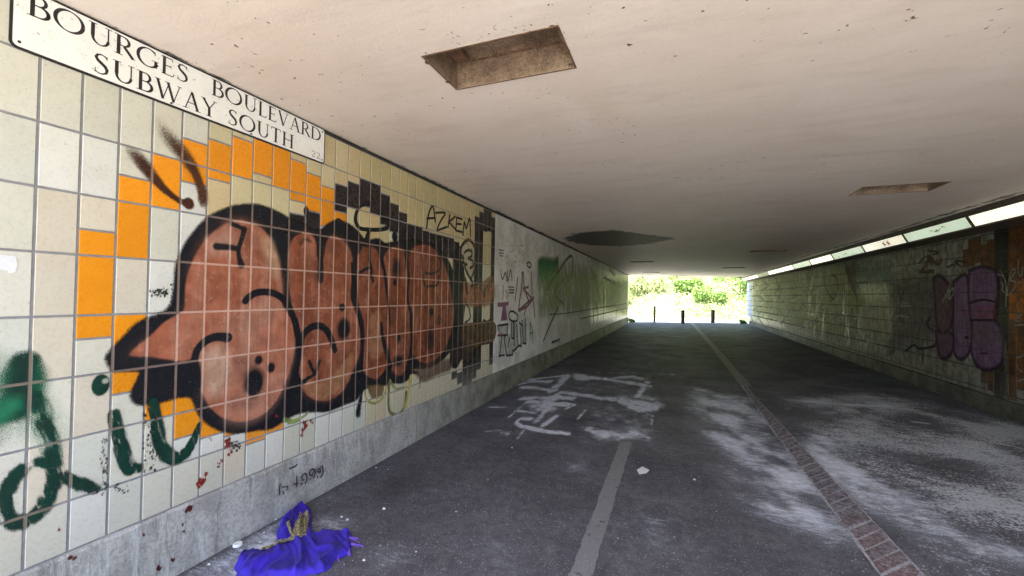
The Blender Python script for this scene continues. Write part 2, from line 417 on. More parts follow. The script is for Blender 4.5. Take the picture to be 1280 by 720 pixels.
# ================================================================== THE SETTING
# ------------------------------------------------------------------ floor
ys = [YN-.3]
while ys[-1] < 34:
    ys.append(ys[-1]+max(.012, .0010*max(ys[-1], 0)**2 if ys[-1] < 15 else .3))
ys = np.array(ys); xs = np.arange(-A-.05, B+.06, .02)
fl = Flat(xs, ys, onF)
def C(ox, oy, k, l): return [(ox+x/k, oy+y/k) for x, y in l]
c5 = lambda l: C(620, 455, 5.565, l)
# dried white spill across the middle of the floor, brushed lengthwise
fl.ay = .27
fl.line(0, c5([(150,145),(260,120),(380,122)]), .06, .8); fl.line(0, c5([(180,160),(300,170),(370,180),(420,178)]), .06, .75)
for k in range(9): fl.line(0, c5([(200+k*32,118-k*5),(250+k*30,100-k*2)]), .03, .8)
fl.line(0, c5([(490,85),(440,140),(395,180)]), .12, .8); fl.blob(0, c5([(540,70),(630,75),(655,110),(600,118),(550,100)]), .75, .06)
fl.line(0, c5([(620,90),(760,105),(900,125),(1075,155)]), .07, .8); fl.line(0, c5([(820,100),(950,90),(1040,110),(1060,150)]), .09, .6)
fl.line(0, c5([(450,195),(540,205),(640,220),(740,240),(830,245)]), .06, .8)
fl.line(0, c5([(180,240),(300,235),(450,235),(545,240)]), .06, .85); fl.line(0, c5([(230,262),(340,275),(540,285)]), .06, .85)
fl.blob(0, c5([(250,280),(380,240),(420,240),(415,315),(340,322),(250,312)]), .8, .07)
fl.line(0, c5([(420,215),(400,250),(340,330),(290,390)]), .07, .7); fl.line(0, c5([(215,260),(160,310),(90,370)]), .03, .6)
fl.line(0, c5([(240,385),(170,378),(140,405),(170,435),(260,450),(370,470),(510,482)]), .035, .9)
fl.line(0, c5([(130,325),(200,330),(280,342)]), .03, .7); fl.line(0, c5([(410,370),(340,420)]), .06, .7); fl.line(0, c5([(620,325),(570,380)]), .03, .6)
fl.line(0, c5([(545,285),(480,315)]), .03, .7); fl.blob(0, c5([(35,470),(90,475),(85,488),(40,486)]), .8, .03)
fl.blob(0, c5([(860,235),(1100,240),(1145,290),(1090,330),(1000,320),(940,300),(880,270)]), .62, .12)
fl.line(0, c5([(1020,170),(980,230)]), .09, .7); fl.line(0, c5([(870,250),(930,290),(1000,315),(1110,310)]), .08, .9)
fl.blob(0, c5([(640,450),(760,470),(940,470),(1040,490),(1060,515),(900,500),(760,520),(690,500)]), .8, .06)
fl.blob(0, c5([(680,300),(1080,300),(1060,480),(640,470)]), .33, .3)
fl.line(0, c5([(1090,360),(1080,420)]), .03, .5); fl.line(0, c5([(200,450),(150,520)]), .03, .5)
fl.ay = 1.
fl.blob(0, c5([(150,60),(480,70),(760,80),(1120,100),(1160,300),(1080,520),(640,520),(560,360),(420,420),(150,440),(60,300)]), .14, .15)
fl.line(0, c5([(700,60),(1300,75)]), .05, .4); fl.line(0, c5([(-40,300),(60,300)]), .06, .5); fl.line(0, c5([(-60,470),(20,462)]), .06, .6)
sm = .5+1.2*np.clip(fbm(fl.X, fl.Y, 9, 7, 31)*1.9-.42, 0, 1); fl.c[..., 0] = np.minimum(fl.c[..., 0]*sm, 1); spill = fl.c[..., 0].copy(); fl.c[..., 0] = 0
# paler worn streak left of the bricks, the gritty field right of them
fl.blob(0, [(870,485),(930,495),(985,560),(1040,625),(1075,670),(1030,668),(960,640),(905,585),(870,530)], .60, .3)
fl.blob(0, [(915,590),(955,590),(1010,640),(1030,660),(960,640)], .5, .15)
fl.blob(0, [(985,560),(1010,540),(1050,545),(1110,600),(1200,655),(1290,690),(1290,725),(1190,700),(1110,650),(1045,605)], .55, .22)
fl.blob(1, [(975,495),(1100,490),(1280,520),(1500,600),(1600,720),(1180,760),(1075,620),(1010,545)], .62, .35)
fl.line(0, [(985,500),(1060,506),(1110,508)], .12, .6); fl.line(0, [(1100,505),(1180,512),(1280,530)], .06, .45)
fl.line(0, [(1140,527),(1160,529)], .05, .8); fl.line(0, [(1230,550),(1275,560)], .05, .7); fl.line(0, [(1215,560),(1240,564)], .05, .6)
w_ = .45+.95*np.clip(fbm(fl.X+.25*fl.Y, fl.Y, 3.2, 2.2, 51)*2.1-.55, 0, 1); fl.c[..., 0] = np.maximum(spill, fl.c[..., 0]*w_)
# grit and pale dust at the foot of the left wall
fl.blob(0, [(225,720),(330,655),(400,640),(440,650),(420,690),(380,740),(220,780)], .38, .12)
fl.blob(0, [(300,690),(350,665),(345,690),(315,700)], .6, .05)
fl.blob(0, [(455,690),(500,680),(515,700),(470,720)], .3, .15); fl.blob(0, [(610,660),(650,690),(640,720),(600,700)], .22, .15)
fl.blob(0, [(800,640),(840,650),(830,690),(800,680)], .25, .15); fl.blob(0, [(705,580),(735,575),(735,590),(710,592)], .3, .08)
fl.line(2, [(225,716),(330,657),(498,562),(620,494),(785,404)], .05, .75, 1.2)  # dark line drawn along the foot of the left wall
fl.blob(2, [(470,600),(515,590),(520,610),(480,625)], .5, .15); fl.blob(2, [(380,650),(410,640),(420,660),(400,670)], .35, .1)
fl.c[..., 1] *= .45+1.0*np.clip(fbm(fl.X, fl.Y, 1.6, 1.1, 41)*2.2-.55, 0, 1)
floor = grid_mesh('tunnel_floor', xs, ys, 0, fl.c, M['floor'], skip=lambda x, y: y > EL+.15+(x+A)/(A+B)*(ER-EL)+1.2)
tag(floor, kind='structure')

# ------------------------------------------------------------------ ceiling with recesses
recs = [(-1.33,-.556,1.97,2.36), (2.05,2.82,6.02,6.45), (1.97,2.82,13.1,13.52), (-1.58,-.77,16.3,16.75), (1.95,2.82,20.1,20.55), (-1.62,-.78,23.6,24.0)]
xs = sorted(set([round(v, 4) for v in np.arange(-A-.03, B+.04, .045)]+[r for q in recs for r in q[:2]]))
xs = np.array([x for i, x in enumerate(xs) if i == 0 or x-xs[i-1] > 1e-4])
yy = [YN]
while yy[-1] < 33.2: yy.append(yy[-1]+max(.03, .0022*max(yy[-1], 0)**2))
ys = np.array(sorted(set([round(v, 4) for v in yy]+[r for q in recs for r in q[2:]])))
ce = Flat(xs, ys, onC)
ce.blob(0, [(706,298),(722,291),(765,288),(800,292),(845,298),(815,304),(775,308),(735,306),(712,302)], 1., .25)
ce.line(1, [(545,62),(600,48),(690,22)], .10, .8); ce.line(1, [(520,70),(560,58)], .08, .5); ce.line(1, [(580,115),(720,92)], .07, .4)
ce.line(1, [(725,34),(745,60)], .1, .25); ce.line(1, [(1150,252),(1182,254)], .1, .85); ce.line(1, [(1190,240),(1180,246)], .12, .4)
ce.line(0, [(745,322),(850,320.5),(945,319)], .10, .9, .3)
ce.line(0, [(620,263.5),(700,302),(785,344)], .07, .8, 1.); ce.line(0, [(72,-1),(408,162),(620,263.5)], .012, .6, 1.)  # dark lines along the left edge of the ceiling
ce.line(0, [(1280,239.5),(1204,261),(1150,278),(1120,288),(1000,322)], .10, .75, 1.2)  # dark line along the ceiling edge beside the lights
for pts in ([(420,60),(520,150),(560,240)], [(760,10),(790,120),(830,230),(850,300)], [(900,60),(930,130),(1010,190)], [(560,200),(700,215),(900,205),(1100,180)]): ce.line(1, pts, .03, .22, 1.2)
for (u, v, w_) in ((748,54,.03),(802,55,.02),(860,152,.025),(600,205,.04),(845,196,.03),(1002,133,.03),(720,155,.02),(655,210,.02)): ce.line(1, [(u, v), (u+3, v)], w_, .9, 1.)
ce.line(1, [(1280,236),(1150,274),(1050,303)], .12, .6)
exit_y = lambda x: EL+(x+A)/(A+B)*(ER-EL)
ins = lambda x, y: np.any([(x > a) & (x < b) & (y > c) & (y < d) for a, b, c, d in recs], axis=0) | (y > exit_y(x)+.02)
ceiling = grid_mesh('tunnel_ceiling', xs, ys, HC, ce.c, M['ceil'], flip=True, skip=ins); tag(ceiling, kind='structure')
mb = MB()
for k, (a, b, c, d) in enumerate(recs):
    h = HC+.20; t = .0
    mb.quad((a,c,HC),(b,c,HC),(b,c,h),(a,c,h)); mb.quad((b,d,HC),(a,d,HC),(a,d,h),(b,d,h))
    mb.quad((a,d,HC),(a,c,HC),(a,c,h),(a,d,h)); mb.quad((b,c,HC),(b,d,HC),(b,d,h),(b,c,h)); mb.quad((a,c,h),(b,c,h),(b,d,h),(a,d,h))
rc = mb.build('ceiling_recess', M['raw'], ceiling)
# worn metal lip of the nearest recess
lipm = simple('rusty_lip', (.16, .09, .05), .7, .4, 30)
mb = MB(); a, b, c, d = recs[0]
for q in recs:
    a, b, c, d = q; w = .010
    mb.box(a-w,b+w,c-w,c,HC-.004,HC-.001); mb.box(a-w,b+w,d,d+w,HC-.004,HC-.001); mb.box(a-w,a,c,d,HC-.0045,HC-.001); mb.box(b,b+w,c,d,HC-.0045,HC-.001)
    mb.box(a+.09, b-.003, d-.012, d-.002, HC+.155, HC+.163); mb.box(a+.085, a+.095, c+.003, d-.003, HC+.155, HC+.163); mb.box(a+.004, a+.085, c+.003, d-.003, HC+.163, HC+.197)
for (u, v, rr_) in ((535,78,.02),(560,102,.018),(702,58,.02),(706,64,.03),(690,33,.015),(640,98,.012),(713,80,.015)):
    p = onC([(u, v)])[0]; mb.tube([(p[0], p[1], HC-.002), (p[0], p[1], HC-.0012)], rr_, 7)
mb.build('recess_edge', lipm, ceiling)
# the deck the ceiling hangs from, above the tunnel
mb = MB(); zt = HC+.25
P = [(-A-.5, YN), (B+.5, YN), (B+.5, exit_y(B+.5)+.02), (-A-.5, exit_y(-A-.5)+.02)]
vs = [(x, y, zt) for x, y in P]+[(x, y, HC+1.1) for x, y in P]
mb.add(vs, [(0,3,2,1),(4,5,6,7),(0,1,5,4),(1,2,6,5),(2,3,7,6),(3,0,4,7)])
for (x0, y0, x1, y1) in ((-A-.03, YN, B+.03, YN), (-A-.03, exit_y(-A)+.02, B+.03, exit_y(B)+.02)):
    mb.quad((x0,y0,HC),(x1,y1,HC),(x1,y1,zt),(x0,y0,zt))
tag(mb.build('bridge_deck', M['slab']), kind='structure')

# ------------------------------------------------------------------ walls
BEI = [(.60,.585,.50), (.58,.575,.50), (.61,.60,.53), (.57,.58,.52), (.60,.545,.45)]
ORA = (.80,.29,.012); BLK = (.022,.016,.016)
def tint(kind, rnd, k=0, z=0):
    if kind == 'o': c = ORA; v = rnd.uniform(.82, 1.05)
    elif kind == 'k': c = BLK; v = rnd.uniform(.7, 1.4)
    elif kind == 'n': c = (.30,.11,.03); v = rnd.uniform(.8, 1.2)
    elif kind == 'O': c = (.75,.22,.03); v = rnd.uniform(.85, 1.15)
    else:
        c = rnd.choice(BEI); v = rnd.uniform(.96, 1.04)
        if z > 2.2 and k > 4: c = tuple(a*b for a, b in zip(c, (.95, .84, .60) if k < 14 else (.88, .74, .46)))
        elif k > 14: c = tuple(a*b for a, b in zip(c, (.92, .86, .70)))
        elif rnd.random() < .12: c = (.66, .66, .62)
    return tuple(min(1, x*v) for x in c)+(1,)
def one_tile(mb, side, y0, y1, z0, z1, col, rnd, g=.0055):
    if side == 'R': g = .007
    x = -A if side == 'L' else B; s = 1 if side == 'L' else -1
    y0 += g; y1 -= g; z0 += g; z1 -= g
    if z1-z0 < .008 or y1-y0 < .008: return
    t = [.0035+rnd.uniform(-.0005, .0005) for _ in range(4)]; b = .002
    o = [(x, y0, z0), (x, y1, z0), (x, y1, z1), (x, y0, z1)]
    i = [(x+s*t[0], y0+b, z0+b), (x+s*t[1], y1-b, z0+b), (x+s*t[2], y1-b, z1-b), (x+s*t[3], y0+b, z1-b)]
    fs = [(4,5,6,7),(0,1,5,4),(1,2,6,5),(2,3,7,6),(3,0,4,7)]
    if s < 0: fs = [f[::-1] for f in fs]
    mb.add(o+i, fs, 0, col)
def tile_column(mb, side, y0, y1, spans, zbot, ztop, rnd, k):
    """spans: (z_low, z_high, colour) replace the cream tile between those heights"""
    cuts = [zbot, ztop]; j = math.ceil((zbot-Z0)/TH)
    zz = Z0+j*TH
    while zz < ztop-.01:
        if zz > zbot+.01: cuts.append(zz)
        zz += TH
    for a, b, c in spans: cuts += [max(min(a, ztop), zbot), max(min(b, ztop), zbot)]
    cuts = sorted(cuts); u = [cuts[0]]
    for c in cuts[1:]:
        if c-u[-1] > .014: u.append(c)
    u[-1] = ztop
    for a, b in zip(u[:-1], u[1:]):
        m = (a+b)/2; kind = 'b'
        for lo, hi, c in spans:
            if lo-.004 <= m <= hi+.004: kind = c
        one_tile(mb, side, y0, y1, a, b, tint(kind, rnd, k, m), rnd)

LS = {1:[(288,423,'o')], 2:[(221,321,'o'),(394,490,'o')], 3:[(192,260,'o'),(455,527,'o')], 4:[(175,229,'o'),(480,544,'o')],
 5:[(176,225,'o'),(500,543,'o')], 6:[(172,222,'o'),(530,541,'o')], 7:[(176,218,'o'),(520,551,'o')], 8:[(184,238,'o'),(520,540,'o')],
 9:[(200,251,'o'),(267,290,'k')], 10:[(217,264,'o'),(264,300,'k')], 11:[(233,283,'o')], 12:[(230,264,'k'),(264.5,277,'o')],
 13:[(227,260,'k')], 14:[(226,257,'k')], 15:[(231,268,'k')], 16:[(242,281,'k')], 17:[(254,290,'k')], 18:[(265,310,'k')],
 19:[(282,309,'k')], 20:[(285,312,'k')], 21:[(288,314,'k')], 22:[(291,317,'k')], 23:[(293,321,'k')], 24:[(295,322,'k')],
 25:[(297,323,'k')], 26:[(302,340,'k'),(466,473,'k')], 27:[(330,440,'k'),(465,479,'k')], 28:[(450,483,'k')], 29:[(449,479,'k')],
 30:[(270,405,'k'),(432,472,'k')], 31:[(264,405,'k'),(430,461,'k')], 32:[(261,289,'k')], 33:[(262,289,'k')], 34:[(271,455,'k')]}
lw = thing('tiled_wall', 'long left side wall of cream tiles with an orange and black pattern and big graffiti', 'wall')
rnd = random.Random(3)
mb = MB()
for k in range(-14, 35):
    y0 = Y0+k*TW; y1 = y0+TW
    if y1 < YN: continue
    spans = []
    x = proj([[-A, (y0+y1)/2, Z0]])[0, 0]
    for a, b, c in LS.get(k, []):
        z = onL([(x, a), (x, b)])[:, 1]; lo, hi = min(z), max(z)
        if k > 27 or (k > 10 and False): pass
        # snap to a grout line when close
        sn = lambda v: (Z0+round((v-Z0)/TH)*TH) if abs((v-Z0)/TH-round((v-Z0)/TH)) < .09 else v
        spans.append((sn(lo), sn(hi), c))
    tile_column(mb, 'L', max(y0, YN), y1, spans, PL, HC-.035, rnd, k)
mb.build('tiles', M['tile'], lw)
YS = Y0+35*TW                                   # end of the tile pattern, start of the painted render
YT = onL([(738, 380)])[0, 0]                    # tiles again, under paint
mb = MB()
rnd = random.Random(5); y = YT
while y < EL-.01:
    tile_column(mb, 'L', y, min(y+TW, EL), [], PL, HC-.035, rnd, 0); y += TW
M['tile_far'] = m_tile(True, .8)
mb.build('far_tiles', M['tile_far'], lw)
mb = MB(); mb.box(-A-.4, -A, YN, EL, -.1, HC+.02); mb.build('backing', M['grout'], lw)
t = NT('painted_render'); n = t.noise(2.2, 7, .6); c = t.mix(t.ramp(n, .38, .62), (.56,.54,.50), (.74,.72,.68))
c = t.mix(t.ramp(t.noise(12, 6, .7), .52, .66, 0, .4), c, (.30,.28,.24)); M['render'] = t.done(t.bsdf(c, .7, t.bump(t.noise(25, 5), .25, .006), **{'Specular IOR Level': .15}))
mb = MB(); mb.box(-A, -A+.0045, YS+.004, YT-.004, PL+.002, HC-.036); mb.build('render_panel', M['render'], lw)
darkgap = simple('gap_shade', (.03, .025, .02), .9)
mb = MB(); mb.box(-A, -A+.002, YN, EL, HC-.034, HC-.002); mb.build('ceiling_gap_shade', darkgap, lw)  # flat dark strip standing in for the shadow gap under the ceiling
# plinth with a weathered chamfer
mb = MB(); n0 = 120
for i in range(n0):
    pass
yk = np.linspace(YN, EL, 240); prof = [(0.0, PL-.003), (.010, PL-.004), (.022, PL-.016), (.030, .18), (.040, .0), (.040, -.05)]
vs = []; fs = []
for i, y in enumerate(yk):
    for j, (dx, z) in enumerate(prof): vs.append((-A+dx+.003*math.sin(y*3.1+j)*(j in (2, 3)), y, z+(.003*math.sin(y*9)+.002*math.sin(y*23) if j in (1, 2) else 0)))
m = len(prof)
for i in range(len(yk)-1):
    for j in range(m-1): fs.append((i*m+j, i*m+j+1, (i+1)*m+j+1, (i+1)*m+j)[::-1])
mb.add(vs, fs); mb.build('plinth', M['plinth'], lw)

# right wall -------------------------------------------------------
rw = thing('tiled_wall', 'long dark right side wall of grimy tiles below the row of lights', 'wall')
rnd = random.Random(11); mb = MB(); k = 0
YR = 7.978
def rpx(y): return proj([[B, y, 1.5]])[0, 0]
RS = [  # (x0,x1 in the photograph, spans)
 (1241,1250.6,[(200,495,'k')]), (1250.6,1260.2,[(200,498,'k')]), (1260.2,1271,[(270,366,'n'),(366,400,'O'),(400,500,'n')]), (1271,1283,[(270,348,'n'),(348,402,'O'),(402,487,'n')]),
 (1283,1500,[(150,348,'n'),(348,402,'O'),(402,487,'n')]),
 (1232,1241,[(300,336,'n'),(462,487,'n')]), (1224,1232,[(306,334,'n'),(460,478,'n')]), (1216,1224,[(296,328,'n')]), (1208,1216,[(299,332,'n')]), (1201,1208,[(312,334,'n')])]
k = math.floor((YN-YR)/TW)
while YR+k*TW < ER:
    y0 = YR+k*TW; y1 = min(y0+TW, ER); xm = rpx((y0+y1)/2); spans = []
    if y0 > 3:
        for a, b, sp in RS:
            if a <= xm < b:
                for p, q, c in sp:
                    z = onR([(xm, p), (xm, q)])[:, 1]; spans.append((min(z), max(z), c))
    tile_column(mb, 'R', max(y0, YN), y1, spans, PR, HC-.035, rnd, 0); k += 1
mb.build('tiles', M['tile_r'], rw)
mb = MB(); mb.box(B, B+.4, YN, ER, -.1, HC+.02); mb.build('backing', M['grout_r'], rw)
mb = MB(); mb.box(B-.03, B-.0, YN, ER, -.05, PR-.012); mb.quad((B-.03,YN,PR-.012),(B-.03,ER,PR-.012),(B,ER,PR),(B,YN,PR)); mb.build('plinth', M['plinth_r'], rw)

# ------------------------------------------------------------------ graffiti, left wall
BK = (.010,.011,.016); 
cv = Canvas('L', 100, 622, .38, 2.60, .62, .0048)
k4 = lambda l: C(120, 240, 4, l); k5 = lambda l: C(120, 390, 4, l); k6 = lambda l: C(340, 220, 4, l); k7 = lambda l: C(340, 350, 4, l)
outer = [(131,448),(135,440),(150,424),(170,404),(190,395),(210,384),(216,360),(218.7,332),(227.5,310),(240,291),(258,272),(275,263),(292,257),(317,255),(337,260),(357,270),(367,277),(380,280),(392,287),
 (401,286),(410,279),(422,275),(438,281),(449,291),(457,300),(472,298),(481,304),(490,302),(500,301),(520,300),(538,303),(550,312),(560,325),(566,340),(571,360),(574,395),(571,412),(566,432),(556,447),(540,458),(525,461),(516,462),(512,472),(502,479),(490,479),(480,482),(465,482),(452,490),(445,500),(430,506),(410,514),(390,515),(372,517),(355,526),(340,535),(320,538),(300,541),(280,540),(260,531),(246,516),(238,498),(222,497),(205,502),(190,504),(172,506),(163,498),(164,488),(174,466),(158,464),(139,463)]
cv.poly(outer, BK, 1, .028)
PK = lambda x: tuple(np.array((.38,.125,.070))*(1-min(1, max(0, (x-330)/200)))+np.array((.22,.052,.018))*min(1, max(0, (x-330)/200)))  # browner paint to the right, with some light falloff mixed into the colour
shapes = [
 [(279,281),(262,294),(247,313),(235,340),(231,360),(230,385),(222,393),(205,403),(187,420),(162,443),(190,446),(225,451),(243,447),(256,432),(300,420),(345,400),(352,375),(351,348),(347,325),(340,305),(329,288),(311,278),(295,276)],
 [(306,380),(318,374),(332,371),(346,376),(357,389),(364,402),(368,420),(367,440),(362,462),(355,480),(345,500),(333,514),(318,523),(300,527),(283,524),(268,515),(257,501),(250,481),(248,458),(249,440),(258,428),(280,420)],
 [(379,291),(367,297),(361,311),(361,345),(363,375),(370,398),(373,420),(372,445),(374,470),(378,486),(388,497),(402,501),(417,497),(430,485),(440,465),(449,440),(451,415),(447,392),(440,370),(441,345),(440,327),(436,312),(427,300),(416,295),(408,302),(404,322),(396,322),(394,302),(387,293)],
 [(447,320),(453,311),(462,309),(472,315),(478,330),(481,360),(485,392),(486,420),(484,450),(480,463),(472,472),(463,472),(455,465),(452,445),(455,425),(454,400),(448,380),(446,350)],
 [(479,322),(485,312),(495,309),(504,314),(508,328),(510,350),(509,372),(513,398),(514,430),(510,450),(504,465),(498,469),(491,464),(487,450),(487,410),(486,390),(482,360),(479,340)],
 [(510,322),(516,310),(530,306),(542,312),(552,326),(560,348),(565,375),(567,398),(561,422),(552,441),(540,452),(528,453),(519,447),(514,432),(516,400),(511,372),(512,348)]]
for i, sp in enumerate(shapes): cv.poly(sp, PK(np.mean([p[0] for p in sp])), 1, .014)
# shading inside the fills
def mott(Y, Z): return np.clip(fbm(Y, Z, 7, 4, 5)*3-1, 0, 1)
def grain(Y, Z): return np.clip(fbm(Y, Z, 30, 3, 12)*3-1.2, 0, 1)
cv.poly(shapes[0], (.22,.07,.035), .6, .1, tex=mott); cv.poly(shapes[1], (.56,.30,.22), .4, .12, tex=mott)
for s_ in shapes: cv.poly(s_, (.58,.32,.24), .28, .06, tex=grain)
for s_ in shapes[2:]: cv.poly(s_, (.13,.035,.012), .6, .08, tex=mott)
cv.poly([(252,448),(262,436),(282,440),(285,470),(275,495),(258,490)], (.58,.43,.33), .6, .08)
cv.poly([(290,450),(312,440),(316,465),(296,480)], (.12,.06,.05), .45, .07); cv.poly([(290,500),(325,495),(320,508),(290,512)], (.15,.07,.06), .4, .06)
cv.poly([(258,300),(280,288),(292,300),(285,315),(262,318)], (.62,.40,.32), .45, .06)
cv.poly([(325,300),(338,298),(348,330),(345,350),(330,320)], (.55,.40,.26), .5, .05)
cv.poly([(378,470),(395,478),(415,470),(440,440),(436,470),(420,490),(400,498),(384,492)], (.40,.22,.10), .5, .03)
cv.poly([(462,395),(475,392),(478,440),(462,445)], (.42,.22,.12), .5, .04)
# black line work
S = lambda pts, w, **kw: cv.stroke(pts, w, BK, **kw)
S([(306,376),(311,371),(320,366),(333,365),(345,368),(355,376),(362,387),(368,402),(371,418)], 9, soft=.15)
S([(368,400),(373,425),(371,455),(363,485),(352,505)], 9, soft=.15)
S([(284,422),(270,421),(257,426),(246,437),(242,452)], [12,11,10,9,9], soft=.15); cv.dot((283,422), 5, 6, BK)
cv.poly([(158,446),(190,449),(225,454),(245,448),(252,470),(246,490),(205,496),(172,500),(167,485),(176,462),(160,462)], BK, 1, .02)
cv.dot((317,478), 13, 19, BK); cv.dot((322.5,450), 5, 6, BK); cv.dot((338,459.5), 5, 6.5, BK)
S([(270,308),(285,309),(297,311)], [9,8,6], soft=.3); S([(289,280),(297,283),(305,287)], 6); S([(305,286),(301,300),(297.5,311),(298,320),(301,331)], [7,6,6,6,9], soft=.3)
S([(376,430),(378,420),(385,411),(396,407),(406,411),(413,423),(418,438)], [7,8,9,9,9,9,8], soft=.15)
cv.dot((429,411), 8.5, 14, BK); cv.dot((427,384), 4, 5, BK); S([(386,452),(389,460),(393,467)], 5); S([(399,451),(396,460),(393,467),(386,472),(377,477)], 4.5)
S([(372,470),(378,480),(384,472)], 4); S([(400,320),(400,338),(400,349)], [9,10,10], soft=.2)
S([(440,330),(441,350),(440,372),(447,392),(452,412),(452,440),(450,462)], [6,7,6,7,8,7,8], soft=.15)
S([(474,316),(480,340),(484,372),(486,392),(487,406)], [7,6,5,4,3]); S([(476,404),(478,422),(484,445),(488,458)], [5,7,8,6])
S([(506,318),(510,345),(509,372),(513,398),(514,432),(510,452)], [5,5,5,5,7,6])
S([(462,309),(461,325),(464,335),(463,345)], 4); S([(463,334),(455,337),(449,341)], 4); S([(464,345),(466,352)], 4)
cv.dot((495,334), 5, 12, BK, soft=.5); cv.dot((493,353), 2.5, 4, BK); cv.dot((498,423), 2.5, 5, BK); cv.dot((497,451), 7, 7, BK, soft=.4)
S([(527,320),(528,345),(531,358)], 3); S([(531,341),(540,342),(548,338),(551,330),(547,320)], 3); S([(548,345),(546,356),(533,358)], 3)
cv.dot((537,425), 6, 14, BK, .85, soft=.5); cv.dot((539,390), 2.5, 5, BK); cv.dot((549,400), 2, 6, BK, .7)
S([(375,305),(380,299),(388,302)], 4, alpha=.6, soft=.6); cv.dot((382,264), 3, 6, BK); cv.dot((423,277), 4, 4, BK); cv.dot((493,296), 3.5, 6, BK); cv.dot((392,270), 4, 4, BK)
# loops above the letters
S([(461,253),(451,257),(445,266),(444,277),(449,285),(460,287),(475,287),(484,284),(486,277)], [4,4,5,6,5,5,5,6,6], soft=.2); S([(452,258),(458,256),(465,257)], 2.5)
S([(457,304),(459,296),(461,289)], [10,8,5]); S([(479,273),(486,275)], 4)
# drips and washes under the letters
YG = (.30,.33,.08)
S([(513,465),(524,468),(524,485)], [5,3,2], alpha=[.8,.7,.4]); S([(452,490),(447,515),(449,519)], [4,8,5], alpha=[.7,.9,.4], soft=.6)
cv.stroke([(456,490),(458,500),(468,504),(478,497),(483,484)], 3, YG, .8); cv.stroke([(486,478),(485,500),(487,515),(497,518),(505,508),(507,490)], 4, (.16,.18,.07), .8)
cv.stroke([(513,470),(510,490),(506,508)], 4, (.55,.50,.06), .8); cv.stroke([(487,475),(494,486),(504,484)], 3, (.35,.40,.12), .7)
cv.stroke([(355,524),(365,527),(373,524)], 5, (.20,.30,.06), .7); cv.stroke([(360,529),(380,520),(384,515)], 3, (.3,.38,.12), .6)
cv.poly([(458,482),(478,482),(476,495),(464,497)], (.20,.13,.06), .7, .03)
cv.poly([(516,462),(560,448),(563,462),(545,470),(530,478),(520,470)], (.12,.07,.05), .55, .06)
# ring with the 3, and the brown and orange figures beside it
BR = (.045,.022,.014)
cv.poly([(577,312),(583,304),(590,312),(592,330),(588,345),(580,335),(576,325)], (.50,.45,.33), .9, .02)
cv.stroke([(575,322),(576,309),(584,300),(591,305),(594,320),(592,338),(588,350)], [4,4,4,4,3,3,3], BR, 1, .3)
cv.stroke([(580,316),(584,313),(589,314),(589,320),(585,323),(590,326),(591,332),(587,335)], 3.6, BK, 1, .2)
cv.poly([(566,318),(575,308),(578,330),(581,345),(584,360),(579,400),(578,440),(570,460),(562,450),(566,400),(570,370),(566,345)], BK, .96, .03)
cv.stroke([(578,320),(582,338),(590,352)], 4, BK); cv.stroke([(571,332),(576,328),(583,331)], 3.5, BK)
OR = (.42,.10,.03)
cv.poly([(580,352),(592,356),(603,352),(616,345),(616,378),(580,382)], (.34,.12,.05), .55, .05)
for p in ([(581,350),(585,368),(590,356),(594,372)], [(600,356),(606,370),(614,350)], [(602,380),(606,362),(614,352)]): cv.stroke(p, 3.4, BR, 1)
for p in ([(579,354),(583,372),(588,360)], [(598,362),(604,374),(611,356)], [(605,384),(609,366),(616,360)]): cv.stroke(p, 2, OR, .9)
cv.stroke([(581,378),(586,386),(587,398),(581,403)], 2.6, BK); cv.stroke([(604,400),(610,402),(614,392),(616,375)], 3, BK)
cv.poly([(577,405),(617,402),(617,426),(600,432),(592,437),(578,434)], (.085,.045,.018), .93, .02)
cv.stroke([(592,425),(596,412),(604,408),(612,412)], 2, BK, .8); cv.dot((587,434), 5, 7, (.25,.12,.08), .9, .5)
cv.poly([(566,430),(592,430),(589,450),(583,455),(577,450),(572,452),(566,452)], (.03,.02,.018), .8, .05)
M['graf'] = m_paint('graffiti_paint', Y0, Z0, (.60,.42,.35), .65, gw=.008)
cv.build('graffiti_lettering', M['graf'], lw)

# AZKEM tag
cv = Canvas('L', 528, 592, 2.0, 2.9, .35, .006)
k8 = lambda l: C(500, 210, 5.143, l)
for p in ([(168,388),(175,330),(186,280),(207,245),(218,290),(224,345)], [(170,325),(215,322)], [(228,288),(288,290),(262,335),(236,397),(262,392),(297,380)],
          [(318,300),(306,380)], [(352,312),(312,347),(352,392)], [(362,318),(356,400)], [(362,318),(396,330)], [(360,358),(390,362)], [(356,402),(396,412)],
          [(402,432),(412,348),(424,388),(446,325),(451,440)]):
    cv.stroke(k8(p), 2.7, BK, 1, .15, curve=len(p) > 3)
M['ink'] = m_paint('tag_ink', Y0, Z0, grout=False); cv.build('graffiti_tag', M['ink'], lw, off=.0060)

# brown antennae sprayed above
cv = Canvas('L', 140, 270, 1.9, 2.7, .7, .005); BN = (.060,.018,.010)
cv.stroke([(154,180),(172,198),(187,217),(205,237),(222,250),(234,255)], [9,14,12,8,6,8], BN, [.0,.65,.95,1,1,1], .6); cv.dot((235,254.5), 6.5, 7, BN, soft=.25)
cv.stroke([(192,142),(207,168),(229,194),(244,218),(251,238)], [12,16,15,9,9], (.075,.028,.012), [.0,.4,.85,1,1], .7); cv.dot((253,246), 6, 11, (.09,.035,.02), .9, soft=.5)
cv.build('spray_marks', M['graf'], lw, off=.0060)

